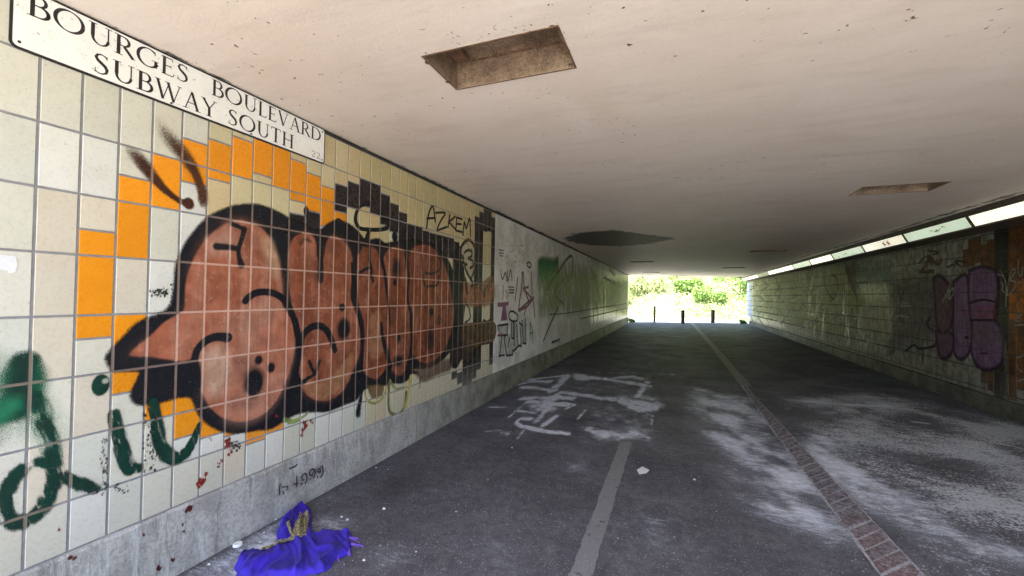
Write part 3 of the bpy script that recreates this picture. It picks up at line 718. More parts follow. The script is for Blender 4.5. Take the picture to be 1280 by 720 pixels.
# green brush tag low on the left
cv = Canvas('L', -30, 262, .38, 1.7, .9, .005); GD = (.006,.040,.028); GH = (.02,.20,.10)
cv.dot((38,478), 17, 20, GH, .55, .8); cv.poly([(-20,455),(20,470),(35,520),(10,530),(-20,545)], GH, .6, .25); cv.dot((62,545), 22, 28, (.30,.55,.42), .25, 1.)
cv.stroke([(30,452),(28,470),(26,490),(18,512)], [22,28,28,24], GD, 1, .5)
cv.stroke([(-14,528),(0,520),(14,505)], [16,16,18], GH, .8, .8)
cv.stroke([(40,496),(50,516),(58,540),(64,565),(67,590),(62,615),(50,636),(32,650),(14,652),(6,640),(8,615),(18,595),(35,582),(52,578),(66,584),(82,597),(96,603),(108,608),(119,612)], [18,18,17,15,15,17,19,19,16,14,15,16,15,12,10,11,14,14,10], GD, 1, .4, dry=1.3)
cv.stroke([(25,452),(40,450)], 10, GD, .7, .9)
cv.dot((125,481), 11, 13, GD, 1, .15); cv.dot((131,476), 4, 3, (.5,.52,.42), .9, .4)
cv.stroke([(141,518),(148,548),(156,578),(163,586),(172,586)], [13,16,16,15,12], GD, 1, .3, dry=1.2)
cv.stroke([(191,503),(195,535),(203,562),(214,572),(229,568),(240,552),(249,530)], [13,15,16,17,15,11,7], GD, 1, .3, dry=1.2)
cv.build('green_tag', M['graf'], lw, off=.0065)

# small stains, scuffs and spatter
cv = Canvas('L', 60, 420, .38, 1.9, .7, .005); RD = (.25,.018,.010); rr = random.Random(9)
for (x, y, r) in ((251,604,4),(248,606,3),(255,602,2.5),(285,552,3.5),(283,558,3),(287,566,2.5),(273,581,2),(276,576,1.5),(256,593,2),(379,536,2.5),(381,529,3),(388,526,2),(376,543,1.6),(73,662,2),(352,605,1.2),(262,549,1.5),(345,520,1.5)):
    for _ in range(5): cv.dot((x+rr.uniform(-r, r), y+rr.uniform(-r, r)*1.2), r*rr.uniform(.25, .7), r*rr.uniform(.3, .9), RD, .85, .4)
for _ in range(60): cv.dot((200+rr.gauss(0, 6), 365+rr.gauss(0, 3)), rr.uniform(.4, 1.3), rr.uniform(.4, 1.6), (.03,.04,.03), .9, .4)
for _ in range(50): cv.dot((rr.uniform(285, 300), 556+rr.gauss(0, 4)), rr.uniform(.4, 1.1), rr.uniform(.4, 1.3), (.03,.03,.03), .8, .4)
for _ in range(70): cv.dot((rr.uniform(178, 196), rr.uniform(515, 590)), rr.uniform(.5, 1.4), rr.uniform(.5, 2), (.02,.03,.03), .8, .4)
for _ in range(50): cv.dot((rr.uniform(124, 133), rr.uniform(545, 612)), rr.uniform(.5, 1.4), rr.uniform(.5, 2), (.05,.06,.06), .6, .4)
for _ in range(30): cv.dot((rr.uniform(107, 160), 612+rr.gauss(0, 3)), rr.uniform(.5, 2.4), rr.uniform(.5, 1.6), (.03,.05,.05), .7, .4)
cv.build('paint_spatter', M['ink'], lw, off=.0070)
t = NT('torn_paper'); M['paper'] = t.done(t.bsdf(t.mix(t.noise(60, 4), (.62,.62,.68), (.80,.80,.84)), .8))
def wall_sheet(name, pts, off, mat, parent):
    q = onL(pts); mb = MB(); mb.add([(-A+off, a, b) for a, b in q], [tuple(range(len(q)))]); return mb.build(name, mat, parent)
wall_sheet('torn_sticker', [(-12,318),(18,320),(21,330),(19,340),(10,342),(8,338),(-6,337),(-14,330)], .006, M['paper'], lw)

# stencil digits and chips on the plinth (drawn on the plinth face)
cv = Canvas('L', 60, 420, .02, .385, .4, .0035)
k9 = lambda l: C(330, 570, 13.09, l)
for p, w in (([(185,455),(175,530),(180,610)], 1.9), ([(225,490),(310,485),(300,540)], 1.4), ([(235,560),(240,600)], 1.5), ([(460,320),(462,380),(458,480)], 1.8), ([(410,440),(440,440),(480,430)], 1.4),
             ([(545,345),(550,300),(600,270),(625,310),(625,380),(600,430)], 1.9), ([(545,375),(580,370)], 1.6), ([(535,435),(545,438)], 2.2),
             ([(668,270),(690,215),(740,205),(760,260),(750,310),(735,345)], 2.0), ([(672,280),(715,305),(730,250)], 1.6), ([(680,355),(684,358)], 2.),
             ([(808,235),(815,205),(850,175)], 1.8), ([(845,200),(850,250),(815,240)], 1.7), ([(880,145),(893,210),(885,280),(850,330)], 2.1), ([(800,325),(806,330)], 2.0), ([(780,190),(778,250)], 1.0), ([(345,185),(400,170),(460,130)], 2.2)):
    cv.stroke(k9(p), w, (.02,.02,.022), .95, .25)
for (x, y, w, h) in ((229,634,6,4),(84,694,6,3.5),(222,654,1.5,2),(223,662,2,1.5),(209,697,3,2.5),(192,708,3,4),(173,666,1.6,2)):
    for _ in range(7): cv.dot((x+rr.uniform(-w, w)*.6, y+rr.uniform(-h, h)*.6), w*rr.uniform(.3, .6), h*rr.uniform(.3, .7), (.09,.012,.008), .95, .3)
o = cv.build('plinth_marks', M['ink'], lw, off=.0475)

# painted render and far tiles of the left wall
cv = Canvas('L', 618, 784, .39, 2.94, .3, .012); PN = (.24,.10,.13)
k3 = lambda l: C(610, 290, 4.235, l)
for p, w in (([(60,95),(80,98)],1),([(58,110),(80,113)],1),([(60,125),(78,128)],1),([(65,200),(75,250),(90,215),(98,262)],1.3),([(100,205),(104,260),(118,200),(126,258)],1.3),([(105,290),(135,292)],1),([(108,305),(138,307)],1),([(110,320),(136,322)],1)):
    cv.stroke(k3(p), w*1.5, (.03,.03,.03), .9)
for _ in range(70): cv.dot((rr.uniform(632, 654), rr.uniform(306, 335)), rr.uniform(.2, .6), rr.uniform(.3, 1), (.06,.06,.05), .6, .5)
cv.stroke(k3([(205,165),(215,160),(228,175),(222,188),(208,180),(204,165)]), 2, (.10,.05,.06))
for p, w in (([(155,245),(150,300),(142,360)],2.2),([(180,215),(176,300),(165,370),(160,415)],2.6),([(185,215),(190,300),(215,370)],2.4),([(212,290),(185,300),(230,350)],2),([(228,215),(232,330)],2.),([(240,345),(160,415)],2.2),([(165,415),(205,395),(240,350)],2.4),([(236,350),(246,450)],2.),([(190,440),(200,400)],2)):
    cv.stroke(k3(p), w*1.35, PN, .9, .3, curve=False)
cv.poly(k3([(48,375),(108,370),(106,388),(92,390),(100,465),(66,470),(76,395),(50,395)]), (.26,.12,.19), .9, .02, curve=False)
cv.stroke(k3([(80,290),(76,355)]), 5, (.55,.42,.16), .4, .7); cv.stroke(k3([(90,310),(105,330),(95,350)]), 3, (.5,.35,.2), .4)
cv.poly(k3([(52,492),(104,488),(100,540),(116,545),(118,500),(132,480),(150,480),(160,600),(198,590),(196,460),(175,470),(170,600),(150,610),(130,650),(96,655),(88,560),(80,640),(56,650)]), (.50,.50,.47), .8, .02, curve=False)
for p in ([(52,495),(104,488),(100,545),(50,548)], [(50,495),(52,520)], [(72,548),(60,655)], [(56,658),(85,650)], [(92,548),(84,560),(96,655),(128,650),(128,630),(148,620)], [(122,480),(124,560),(135,565),(132,500)], [(130,480),(138,490),(138,600)], [(115,560),(108,580),(104,610)],
          [(150,490),(158,600),(175,605),(168,500)], [(140,620),(160,605)], [(178,470),(186,590),(200,590),(196,455)], [(165,480),(182,500)]):
    cv.stroke(k3(p), 2.4, BK, 1, .2, curve=False)
cv.stroke(k3([(108,440),(112,425),(130,420),(154,440),(152,468),(130,472),(112,460),(108,440)]), 2.2, BK); cv.stroke(k3([(58,540),(66,546)]), 3, (.5,.05,.03), .8)
cv.stroke(k3([(222,480),(220,560)]), 1.8, (.01,.16,.10)); cv.stroke(k3([(222,480),(232,520),(236,590)]), 1.8, (.01,.16,.10)); cv.stroke(k3([(218,540),(236,530)]), 1.4, (.01,.16,.10))
# green fade
kg = lambda l: C(660, 300, 5.538, l)
def streak(Y, Z): return np.clip(fbm(Y+Z*.3, Z, 5, 1.6, 3)*2.2-.25, .15, 1)
cv.poly(kg([(80,180),(205,180),(330,190),(440,200),(560,260),(690,290),(690,520),(560,480),(440,480),(300,500),(80,510)]), (.34,.40,.20), .7, .5, curve=False, tex=streak)
cv.poly(kg([(70,145),(90,130),(180,140),(205,118),(205,190),(150,230),(80,240)]), (.012,.15,.055), .9, .22, curve=False)
cv.poly(kg([(75,220),(200,200),(190,300),(80,310)]), (.12,.34,.12), .55, .4)
for p, w, cc, al in (([(125,350),(160,290),(200,230)],3,(.10,.14,.05),.7),([(205,230),(240,170),(280,120),(303,115),(308,180),(300,260)],3.4,(.09,.07,.035),.9),([(200,290),(190,380),(240,440)],4,(.10,.12,.05),.6),
                     ([(205,470),(150,590),(105,700)],3,(.05,.05,.035),.9),([(165,705),(220,685)],1.6,BK,.9),([(160,715),(215,700)],1.4,BK,.7),([(145,515),(260,507),(440,478),(680,440)],1.1,(.06,.05,.03),.9),([(360,545),(560,500),(690,470)],1.2,(.06,.05,.03),.8),
                     ([(440,180),(436,560)],1.6,(.35,.36,.22),.7),([(450,480),(455,570)],5,(.05,.05,.04),.7),([(475,430),(480,560)],3,(.05,.05,.04),.7),([(525,260),(600,300)],3,(.05,.07,.04),.7),([(525,410),(520,560)],4,(.07,.06,.04),.6),([(620,430),(610,520)],4,(.05,.05,.03),.7),([(560,200),(600,240)],5,(.08,.08,.06),.5)):
    cv.stroke(kg(p), w, cc, al, .5)
for _ in range(46):
    x = rr.uniform(90, 640); y = rr.uniform(230, 400); l = rr.uniform(30, 130); dx = rr.uniform(-.7, .7)*l
    cv.stroke(kg([(x, y), (x+dx*.5, y+l*.5), (x+dx*.8, y+l)]), rr.uniform(.8, 2.2), rr.choice([(.45,.48,.25), (.38,.42,.18), (.11,.17,.05), (.16,.12,.06)]), rr.uniform(.4, .8), .5)
M['graf_far'] = m_paint('far_graffiti_paint', YT, Z0, (.05,.05,.03), .0, grout=False, spec=.12); cv.build('faded_graffiti', M['graf_far'], lw, off=.0065)

# ------------------------------------------------------------------ graffiti, right wall
cv = Canvas('R', 1085, 1283, .26, 2.70, .55, .009)
kr = lambda l: C(1080, 290, 3.43, l); PU = (.22,.13,.27); PO = (.012,.004,.018)
cv.poly(kr([(110,200),(180,170),(300,170),(385,190),(400,520),(330,545),(300,485),(240,500),(115,510)]), (.085,.060,.085), .5, .6, curve=False)
for sp, c in (([(455,165),(510,150),(568,175),(575,280),(560,370),(585,410),(602,490),(585,570),(520,590),(478,560),(460,490),(465,400),(450,350),(448,250)], PU),
              ([(385,215),(440,185),(452,300),(465,440),(450,520),(415,545),(388,510),(385,400)], PU), ([(310,430),(345,420),(385,450),(380,510),(350,542),(325,525)], (.12,.06,.12)), ([(300,200),(330,190),(380,260),(375,400),(320,420)], (.11,.05,.08))):
    cv.poly(kr(sp), c, .62, .10); cv.poly(kr(sp), (.10,.05,.10), .5, .1, tex=mott); cv.stroke(kr(sp+sp[:1]), 4, PO, .8, .7)
cv.poly(kr([(470,320),(560,320),(560,370),(475,370)]), (.20,.05,.08), .4, .05); cv.stroke(kr([(455,305),(510,290),(565,300)]), 3, PO); cv.stroke(kr([(460,378),(565,378)]), 3, PO)
cv.poly(kr([(470,400),(580,400),(590,480),(475,490)]), (.10,.08,.10), .6, .12); cv.dot((1209,422), 3, 2, BK); cv.stroke(kr([(505,520),(530,520)]), 2, PO)
cv.stroke(kr([(180,510),(215,485),(240,500),(300,490),(310,470)]), 3, PO, .8); cv.stroke(kr([(255,510),(252,560)]), 3, (.05,.03,.04), .7)
for _ in range(16):
    x = rr.uniform(130, 380); y = rr.uniform(190, 400); cv.stroke(kr([(x, y), (x+rr.uniform(-20, 20), y+25), (x+rr.uniform(-25, 25), y+60)]), rr.uniform(1, 2.4), rr.choice([PO, (.17,.10,.13), PO]), .8)
WT = (.26,.26,.22)
for p in ([(345,285),(360,255),(370,230),(362,265),(350,300)], [(365,285),(378,240),(385,265),(368,290)], [(340,300),(352,270),(388,240)], [(160,318),(200,318)], [(165,300),(180,305),(190,300)], [(130,380),(145,360),(190,365)],
          [(585,165),(605,200),(612,250),(610,318)], [(575,180),(600,190)], [(588,215),(598,225),(596,250),(606,260)], [(615,270),(625,200),(640,160),(650,170),(630,205),(652,215),(645,245),(618,272)],
          [(664,118),(664,170),(675,190),(684,150)], [(660,218),(686,214)], [(655,330),(660,370),(680,350)], [(662,305),(656,330)], [(650,400),(686,398)], [(652,380),(670,385)], [(655,540),(686,530)], [(655,560),(664,585),(680,600)], [(660,640),(686,632)]):
    cv.stroke(kr(p), 1.9, WT, .85, .3)
cv.poly(kr([(605,480),(618,480),(622,720),(600,720)]), (.30,.28,.22), .35, .05)
for _ in range(10):
    x = rr.uniform(230, 420); y = rr.uniform(90, 170); cv.stroke(kr([(x, y), (x+rr.uniform(-30, 30), y+rr.uniform(-25, 25)), (x+rr.uniform(-40, 40), y+rr.uniform(-25, 25))]), rr.uniform(2, 4), rr.choice([(.05,.03,.03), (.08,.05,.03), (.04,.04,.06)]), .7)
M['graf_r'] = m_paint('dark_graffiti_paint', YR, Z0, (.03,.025,.02), .8, spec=.06); cv.build('graffiti_lettering', M['graf_r'], rw)
cv = Canvas('R', 934, 1120, .27, 2.70, .35, .014); kq = lambda l: C(920, 280, 6, l)
cv.poly(kq([(130,420),(500,330),(800,300),(950,560),(900,900),(400,760),(130,660)]), (.36,.38,.19), .75, .5, curve=False, tex=streak)
cv.poly(kq([(60,440),(105,430),(120,700),(70,690)]), (.42,.48,.58), .85, .1, curve=False)
cv.poly(kq([(900,300),(1160,330),(1160,450),(930,440)]), (.05,.17,.15), .55, .6, curve=False); cv.poly(kq([(930,560),(1160,560),(1160,900),(930,850)]), (.30,.29,.14), .45, .5, curve=False)
for row in (2, 1, 0, -1, -2, -3):
    for _ in range(14): x = rr.uniform(940, 1105); p = proj([[B, onR([(x, 380)])[0, 0], Z0+row*TH]])[0]; p2 = proj([[B, onR([(x+9, 380)])[0, 0], Z0+row*TH]])[0]; cv.stroke([tuple(p), tuple(p2)], 1.3, (.012,.012,.008), .9, .4)
cv.stroke(kq([(660,400),(670,460),(690,520),(730,560),(755,530),(765,450),(750,400),(720,380)]), 3, (.10,.04,.02)); cv.stroke(kq([(830,340),(860,420),(885,490),(905,550),(910,650),(905,820)]), [7,8,6,3,3,2], (.05,.02,.03))
cv.poly(kq([(810,290),(900,310),(895,480),(850,430)]), (.10,.04,.05), .6, .3)
cv.stroke(kq([(890,500),(915,470),(930,430)]), 2, (.03,.12,.13))
cv.stroke(kq([(300,400),(330,520),(320,560)]), 5, (.06,.06,.04), .8); cv.stroke(kq([(340,430),(310,500)]), 3, (.06,.06,.04), .8)
for _ in range(150):
    x = rr.uniform(120, 900); y = rr.uniform(420, 720); l = rr.uniform(20, 90); cv.stroke(kq([(x, y), (x+rr.uniform(-20, 30), y+l*.5), (x+rr.uniform(-30, 30), y+l)]), rr.uniform(.8, 2), rr.choice([(.62,.62,.50), (.5,.5,.45), (.05,.06,.03), (.12,.08,.05), (.38,.44,.16), (.03,.02,.015)]), .8, .5)
M['graf_rf'] = m_paint('faded_graffiti_paint', YR, Z0, (.02,.02,.012), .9, gw=.016, spec=.08); cv.build('faded_graffiti', M['graf_rf'], rw, off=.0062)

# ------------------------------------------------------------------ street name sign
sg = thing('street_sign', 'white street name plate with black border reading BOURGES BOULEVARD SUBWAY SOUTH', 'sign', (-A+.004, .856, 2.688))
SW, SH = 1.735, .287
t = NT('sign_white'); c = t.mix(t.ramp(t.noise(6, 6, .6), .35, .75), (.88,.88,.87), (.82,.81,.80)); c = t.mix(t.math('MULTIPLY', t.ramp(t.noise(55, 4, .7), .63, .66), .6), c, (.25,.20,.15))
M['sign'] = t.done(t.bsdf(c, .35)); M['sblack'] = simple('sign_black', (.012,.012,.013), .4, .3, 40); M['sred'] = simple('sign_red', (.22,.05,.03), .45, .2)
def rrect(w, h, r, cx, cy, n=6):
    o = []
    for (sx, sy, a0) in ((1,1,0),(-1,1,90),(-1,-1,180),(1,-1,270)):
        for i in range(n+1):
            a = R(a0+90*i/n); o.append((cx+sx*(w/2-r)+r*math.cos(a), cy+sy*(h/2-r)+r*math.sin(a)))
    return o
def plate(name, pts, x0, x1, mat, parent):
    n = len(pts); mb = MB(); mb.add([(x0, a, b) for a, b in pts]+[(x1, a, b) for a, b in pts], [tuple(range(n, 2*n))]+[(i, (i+1) % n, n+(i+1) % n, n+i) for i in range(n)]); return mb.build(name, mat, parent)
plate('border', rrect(SW, SH, .028, SW/2, SH/2), 0, .0055, M['sblack'], sg)
plate('face', rrect(SW-.020, SH-.020, .020, SW/2, SH/2), .0050, .0064, M['sign'], sg)
# roman capitals: strokes with a thickness at each end, curves as rings of varying weight
TK, TN = .150, .055
def ln(x0, y0, x1, y1, w): return [(x0, y0, w), (x1, y1, w)]
def arc(cx, cy, rx, ry, a0, a1, wmax, wmin, n=22, ph=0):
    o = []
    for i in range(n+1):
        a = R(a0+(a1-a0)*i/n); w = wmin+(wmax-wmin)*abs(math.cos(a-R(ph)))**1.3
        o.append((cx+rx*math.cos(a), cy+ry*math.sin(a), w))
    return o
def serif(x, y, w=.30): return ln(x-w/2, y, x+w/2, y, .035)
G = {
 'B': (.62, [ln(.14,0,.14,1,TK), serif(.10,.017,.22), serif(.10,.983,.22), ln(.1,.965,.32,.965,TN), ln(.14,.53,.34,.53,TN), ln(.1,.035,.34,.035,TN), arc(.30,.75,.20,.22,-90,90,.12,TN), arc(.33,.285,.25,.25,-90,90,.14,TN)]),
 'O': (.98, [arc(.49,.5,.42,.48,0,360,.15,.05,40,-12)]),
 'U': (.82, [ln(.16,1,.16,.36,TK), arc(.42,.36,.26,.33,180,360,.12,.05), ln(.68,.36,.68,1,.06), serif(.16,.983,.28), serif(.68,.983,.24)]),
 'R': (.72, [ln(.14,0,.14,1,TK), serif(.14,.017), serif(.10,.983,.22), ln(.1,.965,.30,.965,TN), ln(.14,.50,.32,.50,TN), arc(.30,.73,.22,.235,-90,90,.13,TN), ln(.34,.48,.68,.02,.14), serif(.68,.017,.16)]),
 'G': (.90, [arc(.46,.5,.40,.48,48,338,.15,.05,34), ln(.76,.08,.76,.44,.13), serif(.74,.43,.28), ln(.73,.86,.73,.74,.04)]),
 'E': (.58, [ln(.14,0,.14,1,TK), ln(.04,.970,.48,.970,TN), ln(.14,.52,.42,.52,.05), ln(.04,.030,.52,.030,TN), ln(.48,.98,.50,.84,.04), ln(.42,.60,.42,.44,.035), ln(.52,.02,.56,.19,.04)]),
 'S': (.56, [[(.46,.84,.05),(.40,.93,.06),(.28,.965,.06),(.15,.91,.09),(.10,.77,.13),(.16,.65,.14),(.28,.55,.15),(.41,.44,.15),(.47,.30,.14),(.45,.14,.10),(.32,.04,.06),(.18,.035,.055),(.08,.12,.05)], ln(.46,.96,.465,.78,.035), ln(.08,.24,.075,.03,.035)]),
 'L': (.56, [ln(.14,0,.14,1,TK), serif(.14,.983), ln(.04,.030,.50,.030,TN), ln(.50,.02,.54,.20,.04)]),
 'V': (.78, [ln(.10,.98,.40,.0,.14), ln(.40,.0,.68,.98,.055), serif(.10,.983,.26), serif(.68,.983,.24)]),
 'A': (.80, [ln(.12,.0,.40,1.0,.055), ln(.40,1.0,.70,.0,.14), ln(.22,.36,.60,.36,.05), serif(.12,.017,.24), serif(.70,.017,.28)]),
 'D': (.86, [ln(.14,0,.14,1,TK), serif(.10,.017,.22), serif(.10,.983,.22), ln(.1,.965,.34,.965,TN), ln(.1,.035,.34,.035,TN), arc(.34,.5,.44,.465,-90,90,.15,TN,26)]),
 'W': (1.12, [ln(.10,.98,.34,.0,.13), ln(.34,.0,.56,.86,.05), ln(.54,.98,.80,.0,.13), ln(.80,.0,1.04,.98,.05), serif(.10,.983,.24), serif(.52,.983,.22), serif(1.04,.983,.2)]),
 'Y': (.74, [ln(.08,.98,.38,.48,.13), ln(.38,.48,.66,.98,.055), ln(.38,.50,.38,0,TK), serif(.38,.017), serif(.08,.983,.24), serif(.66,.983,.22)]),
 'T': (.70, [ln(.35,0,.35,1,TK), serif(.35,.017), ln(.04,.968,.66,.968,TN), ln(.05,.98,.03,.82,.04), ln(.65,.98,.67,.82,.04)]),
 'H': (.86, [ln(.16,0,.16,1,TK), ln(.70,0,.70,1,TK), ln(.16,.52,.70,.52,TN), serif(.16,.017), serif(.70,.017), serif(.16,.983), serif(.70,.983)]),
 '2': (.56, [[(.08,.74,.06),(.12,.90,.07),(.26,.96,.06),(.42,.90,.10),(.46,.74,.13),(.38,.52,.10),(.22,.26,.07),(.08,.05,.06)], ln(.06,.045,.50,.045,.10)]),
 ' ': (.45, [])}
def write(text, y0, y1, zb, cap, mat, name, track=.08):
    wt = sum(G[c][0]+track for c in text)-track; k = (y1-y0)/wt; x = y0; lay = 0
    for ch in text:
        mb = MB()
        for st in G[ch][1]:
            lay += 1; off = .0066+(lay % 9)*.00011; P = [Vector((x+p[0]*k, zb+p[1]*cap)) for p in st]; n = len(P); L_, R_ = [], []
            for i, p in enumerate(P):
                d = P[min(i+1, n-1)]-P[max(i-1, 0)]; d = d.normalized() if d.length > 1e-9 else Vector((1, 0)); nn = Vector((-d.y, d.x))*st[i][2]*cap*.5
                L_.append(p+nn); R_.append(p-nn)
            for i in range(n-1): mb.quad((off, R_[i].x, R_[i].y), (off, R_[i+1].x, R_[i+1].y), (off, L_[i+1].x, L_[i+1].y), (off, L_[i].x, L_[i].y))
        x += (G[ch][0]+track)*k
        if mb.v: mb.build(name, mat, sg)
write('BOURGES  BOULEVARD', .050, 1.690, .167, .101, M['sblack'], 'letter')
write('SUBWAY SOUTH', .276, 1.436, .026, .103, M['sblack'], 'letter')
write('22', 1.602, 1.688, .028, .048, M['sred'], 'digit')
for (y, z) in ((.030,.030),(.030,SH-.03),(SW-.03,.028),(SW-.03,SH-.03),(.62,.018),(1.1,.018)): mb = MB(); mb.tube([(.006, y, z), (.009, y, z)], .006, 10); mb.build('screw', M['sblack'], sg)

# ------------------------------------------------------------------ wall lights along the right
def m_diff(name, c0, c1, st, seed):
    t = NT(name); oi = t.n('ObjectInfo').outputs['Random']; off = t.n('VectorMath', operation='ADD'); t.put(off.inputs[0], t.pos()); off.inputs[1].default_value = (seed, seed, 0)
    n = t.noise(2.2, 6, .6, off.outputs[0]); n2 = t.noise(24, 6, .75, off.outputs[0])
    c = t.mix(t.ramp(n, .4, .6), c0, c1); c = t.mix(t.ramp(n2, .50, .62, 0, .45), c, tuple(x*.55 for x in c1))
    c = t.mix(t.ramp(t.noise(3, 8, .8, t.scale(off.outputs[0], (1, 1, 6))), .55, .66, 0, .5), c, tuple(x*.5 for x in c1))
    e = t.n('Emission'); t.put(e.inputs[0], c); e.inputs[1].default_value = st
    b = t.bsdf((.5,.52,.48), .4); ad = t.n('AddShader'); t.put(ad.inputs[0], e.outputs[0]); t.put(ad.inputs[1], b); return t.done(ad.outputs[0])
DM = [m_diff('lit_diffuser', (1.,.97,.80), (1.,.95,.72), 1.15, 1), m_diff('green_lit_diffuser', (.60,.72,.54), (.50,.62,.45), .92, 5), m_diff('scrawled_diffuser', (1.,.96,.84), (.85,.80,.60), 1.0, 9), m_diff('covered_diffuser', (.16,.11,.06), (.05,.03,.03), .6, 13)]
M['house'] = simple('light_housing', (.075,.058,.042), .6, .4, 20)
XT, ZT, XB, ZB = 4.00, 2.915, 4.08, 2.757
desc = ['nearest lit wall light beyond the right edge of the photo', 'brightest cream wall light at the right edge, its far end dirty', 'pale green scratched wall light, second from the right edge', 'cream wall light with a red scrawl on its cover',
 'dull green wall light just beyond the red scrawled one', 'clean bright wall light between two dull green ones', 'dull green wall light with dark drips, smaller than the first', 'cream wall light with one small dark mark', 'short bright wall light before the blackened one', 'wall light blackened by dense scribble', 'bright wall light just beyond the blackened one', 'farthest wall light at the tunnel exit']
kinds = [0,0,1,2,1,0,1,0,0,3,0,0]
ye = [2.3,4.24,6.19]+[8.13,9.99,11.85,13.86,15.87]+[17.7,19.6,21.6,23.3,26.2,29.1,31.9]
ye = [4.24,6.19,8.13,9.99,11.85,13.86,15.87,17.9,19.9,22.0,23.9,28.0,31.6]
ye = [6.19-1.95,6.19,8.13,9.99,11.85,13.86,15.87,17.9,20.2,22.3,24.9,28.0,30.0]
for i in range(12):
    a, b = ye[i], ye[i+1]
    o = thing('wall_light', desc[i], 'light', (4.2, a, 2.7), group='strip lights along the right wall')
    mb = MB(); g = .012; X = lambda x: x-4.2; Zz = lambda z: z-2.7
    prof = [(3.93,HC-.004),(3.965,2.94),(XT-.012,ZT+.012),(XT,ZT),(XB,ZB),(XB-.006,ZB-.02),(4.12,2.735),(B-.006,2.725),(B-.006,HC-.004)]
    n = len(prof); L = b-a-.002
    vs = [(X(x), 0, Zz(z)) for x, z in prof]+[(X(x), L, Zz(z)) for x, z in prof]
    mb.add(vs, [tuple(range(n))[::-1], tuple(range(n, 2*n))]+[(j, (j+1) % n, n+(j+1) % n, n+j) for j in range(n)])
    mb.build('housing', M['house'], o)
    # diffuser sits 3 mm proud of the housing, between thin end frames
    nx = -(ZT-ZB); nz = -(XB-XT); q = math.hypot(nx, nz); nx /= q; nz /= q; d = .004; e = .035
    mb = MB(); mb.quad((X(XB+nx*d-.002), e, Zz(ZB+nz*d+.006)), (X(XB+nx*d-.002), L-e, Zz(ZB+nz*d+.006)), (X(XT+nx*d+.002), L-e, Zz(ZT+nz*d-.006)), (X(XT+nx*d+.002), e, Zz(ZT+nz*d-.006)))
    df = mb.build('diffuser', DM[kinds[i]], o)
    for yy_ in (0.002, L-.03):
        mb = MB(); mb.add([(X(XB+nx*.010), yy_, Zz(ZB+nz*.010)), (X(XB+nx*.010), yy_+.028, Zz(ZB+nz*.010)), (X(XT+nx*.010), yy_+.028, Zz(ZT+nz*.010)), (X(XT+nx*.010), yy_, Zz(ZT+nz*.010)), (X(XB), yy_, Zz(ZB)), (X(XB), yy_+.028, Zz(ZB)), (X(XT), yy_+.028, Zz(ZT)), (X(XT), yy_, Zz(ZT))], [(0,3,2,1),(0,1,5,4),(1,2,6,5),(2,3,7,6),(3,0,4,7)])
        mb.build('end_frame', M['house'], o)
    if i in (3, 4, 6, 7, 9, 2):
        mb = MB(); r2 = random.Random(i*7)
        def sw(pts, w):
            for (p0, q0), (p1, q1) in zip(pts[:-1], pts[1:]):
                ff = lambda s_, t_: (X(XB+(XT-XB)*t_+nx*.0055), s_, Zz(ZB+(ZT-ZB)*t_+nz*.0055))
                dv = Vector((p1-p0, (q1-q0)*.17)); dv = dv.normalized() if dv.length > 0 else Vector((1, 0)); nn = Vector((-dv.y, dv.x))*w*.5
                mb.quad(ff(p0+nn.x, q0+nn.y/.17), ff(p1+nn.x, q1+nn.y/.17), ff(p1-nn.x, q1-nn.y/.17), ff(p0-nn.x, q0-nn.y/.17))
        if i == 3:
            for s0 in (.62, .80): sw([(s0,.85),(s0+.06,.25)], .02); sw([(s0+.12,.9),(s0+.02,.2)], .02); sw([(s0-.03,.35),(s0+.13,.55)], .02); sw([(s0+.02,.7),(s0+.12,.15)], .016)
        elif i == 9:
            for _ in range(60): s0 = r2.uniform(.1, L-.2); t0 = r2.uniform(.1, .8); sw([(s0, t0), (s0+r2.uniform(-.1, .1), min(.95, t0+r2.uniform(0, .3)))], .03)
        else:
            for _ in range(6): s0 = r2.uniform(.5, L-.5); t0 = r2.uniform(.3, .7); sw([(s0, t0), (s0+r2.uniform(.03, .12), t0+r2.uniform(-.3, .2)), (s0+r2.uniform(.05, .16), t0)], .01)
        mb.build('scrawl', simple('scrawl_red', (.35,.01,.02), .6) if i == 3 else M['sblack'], o)

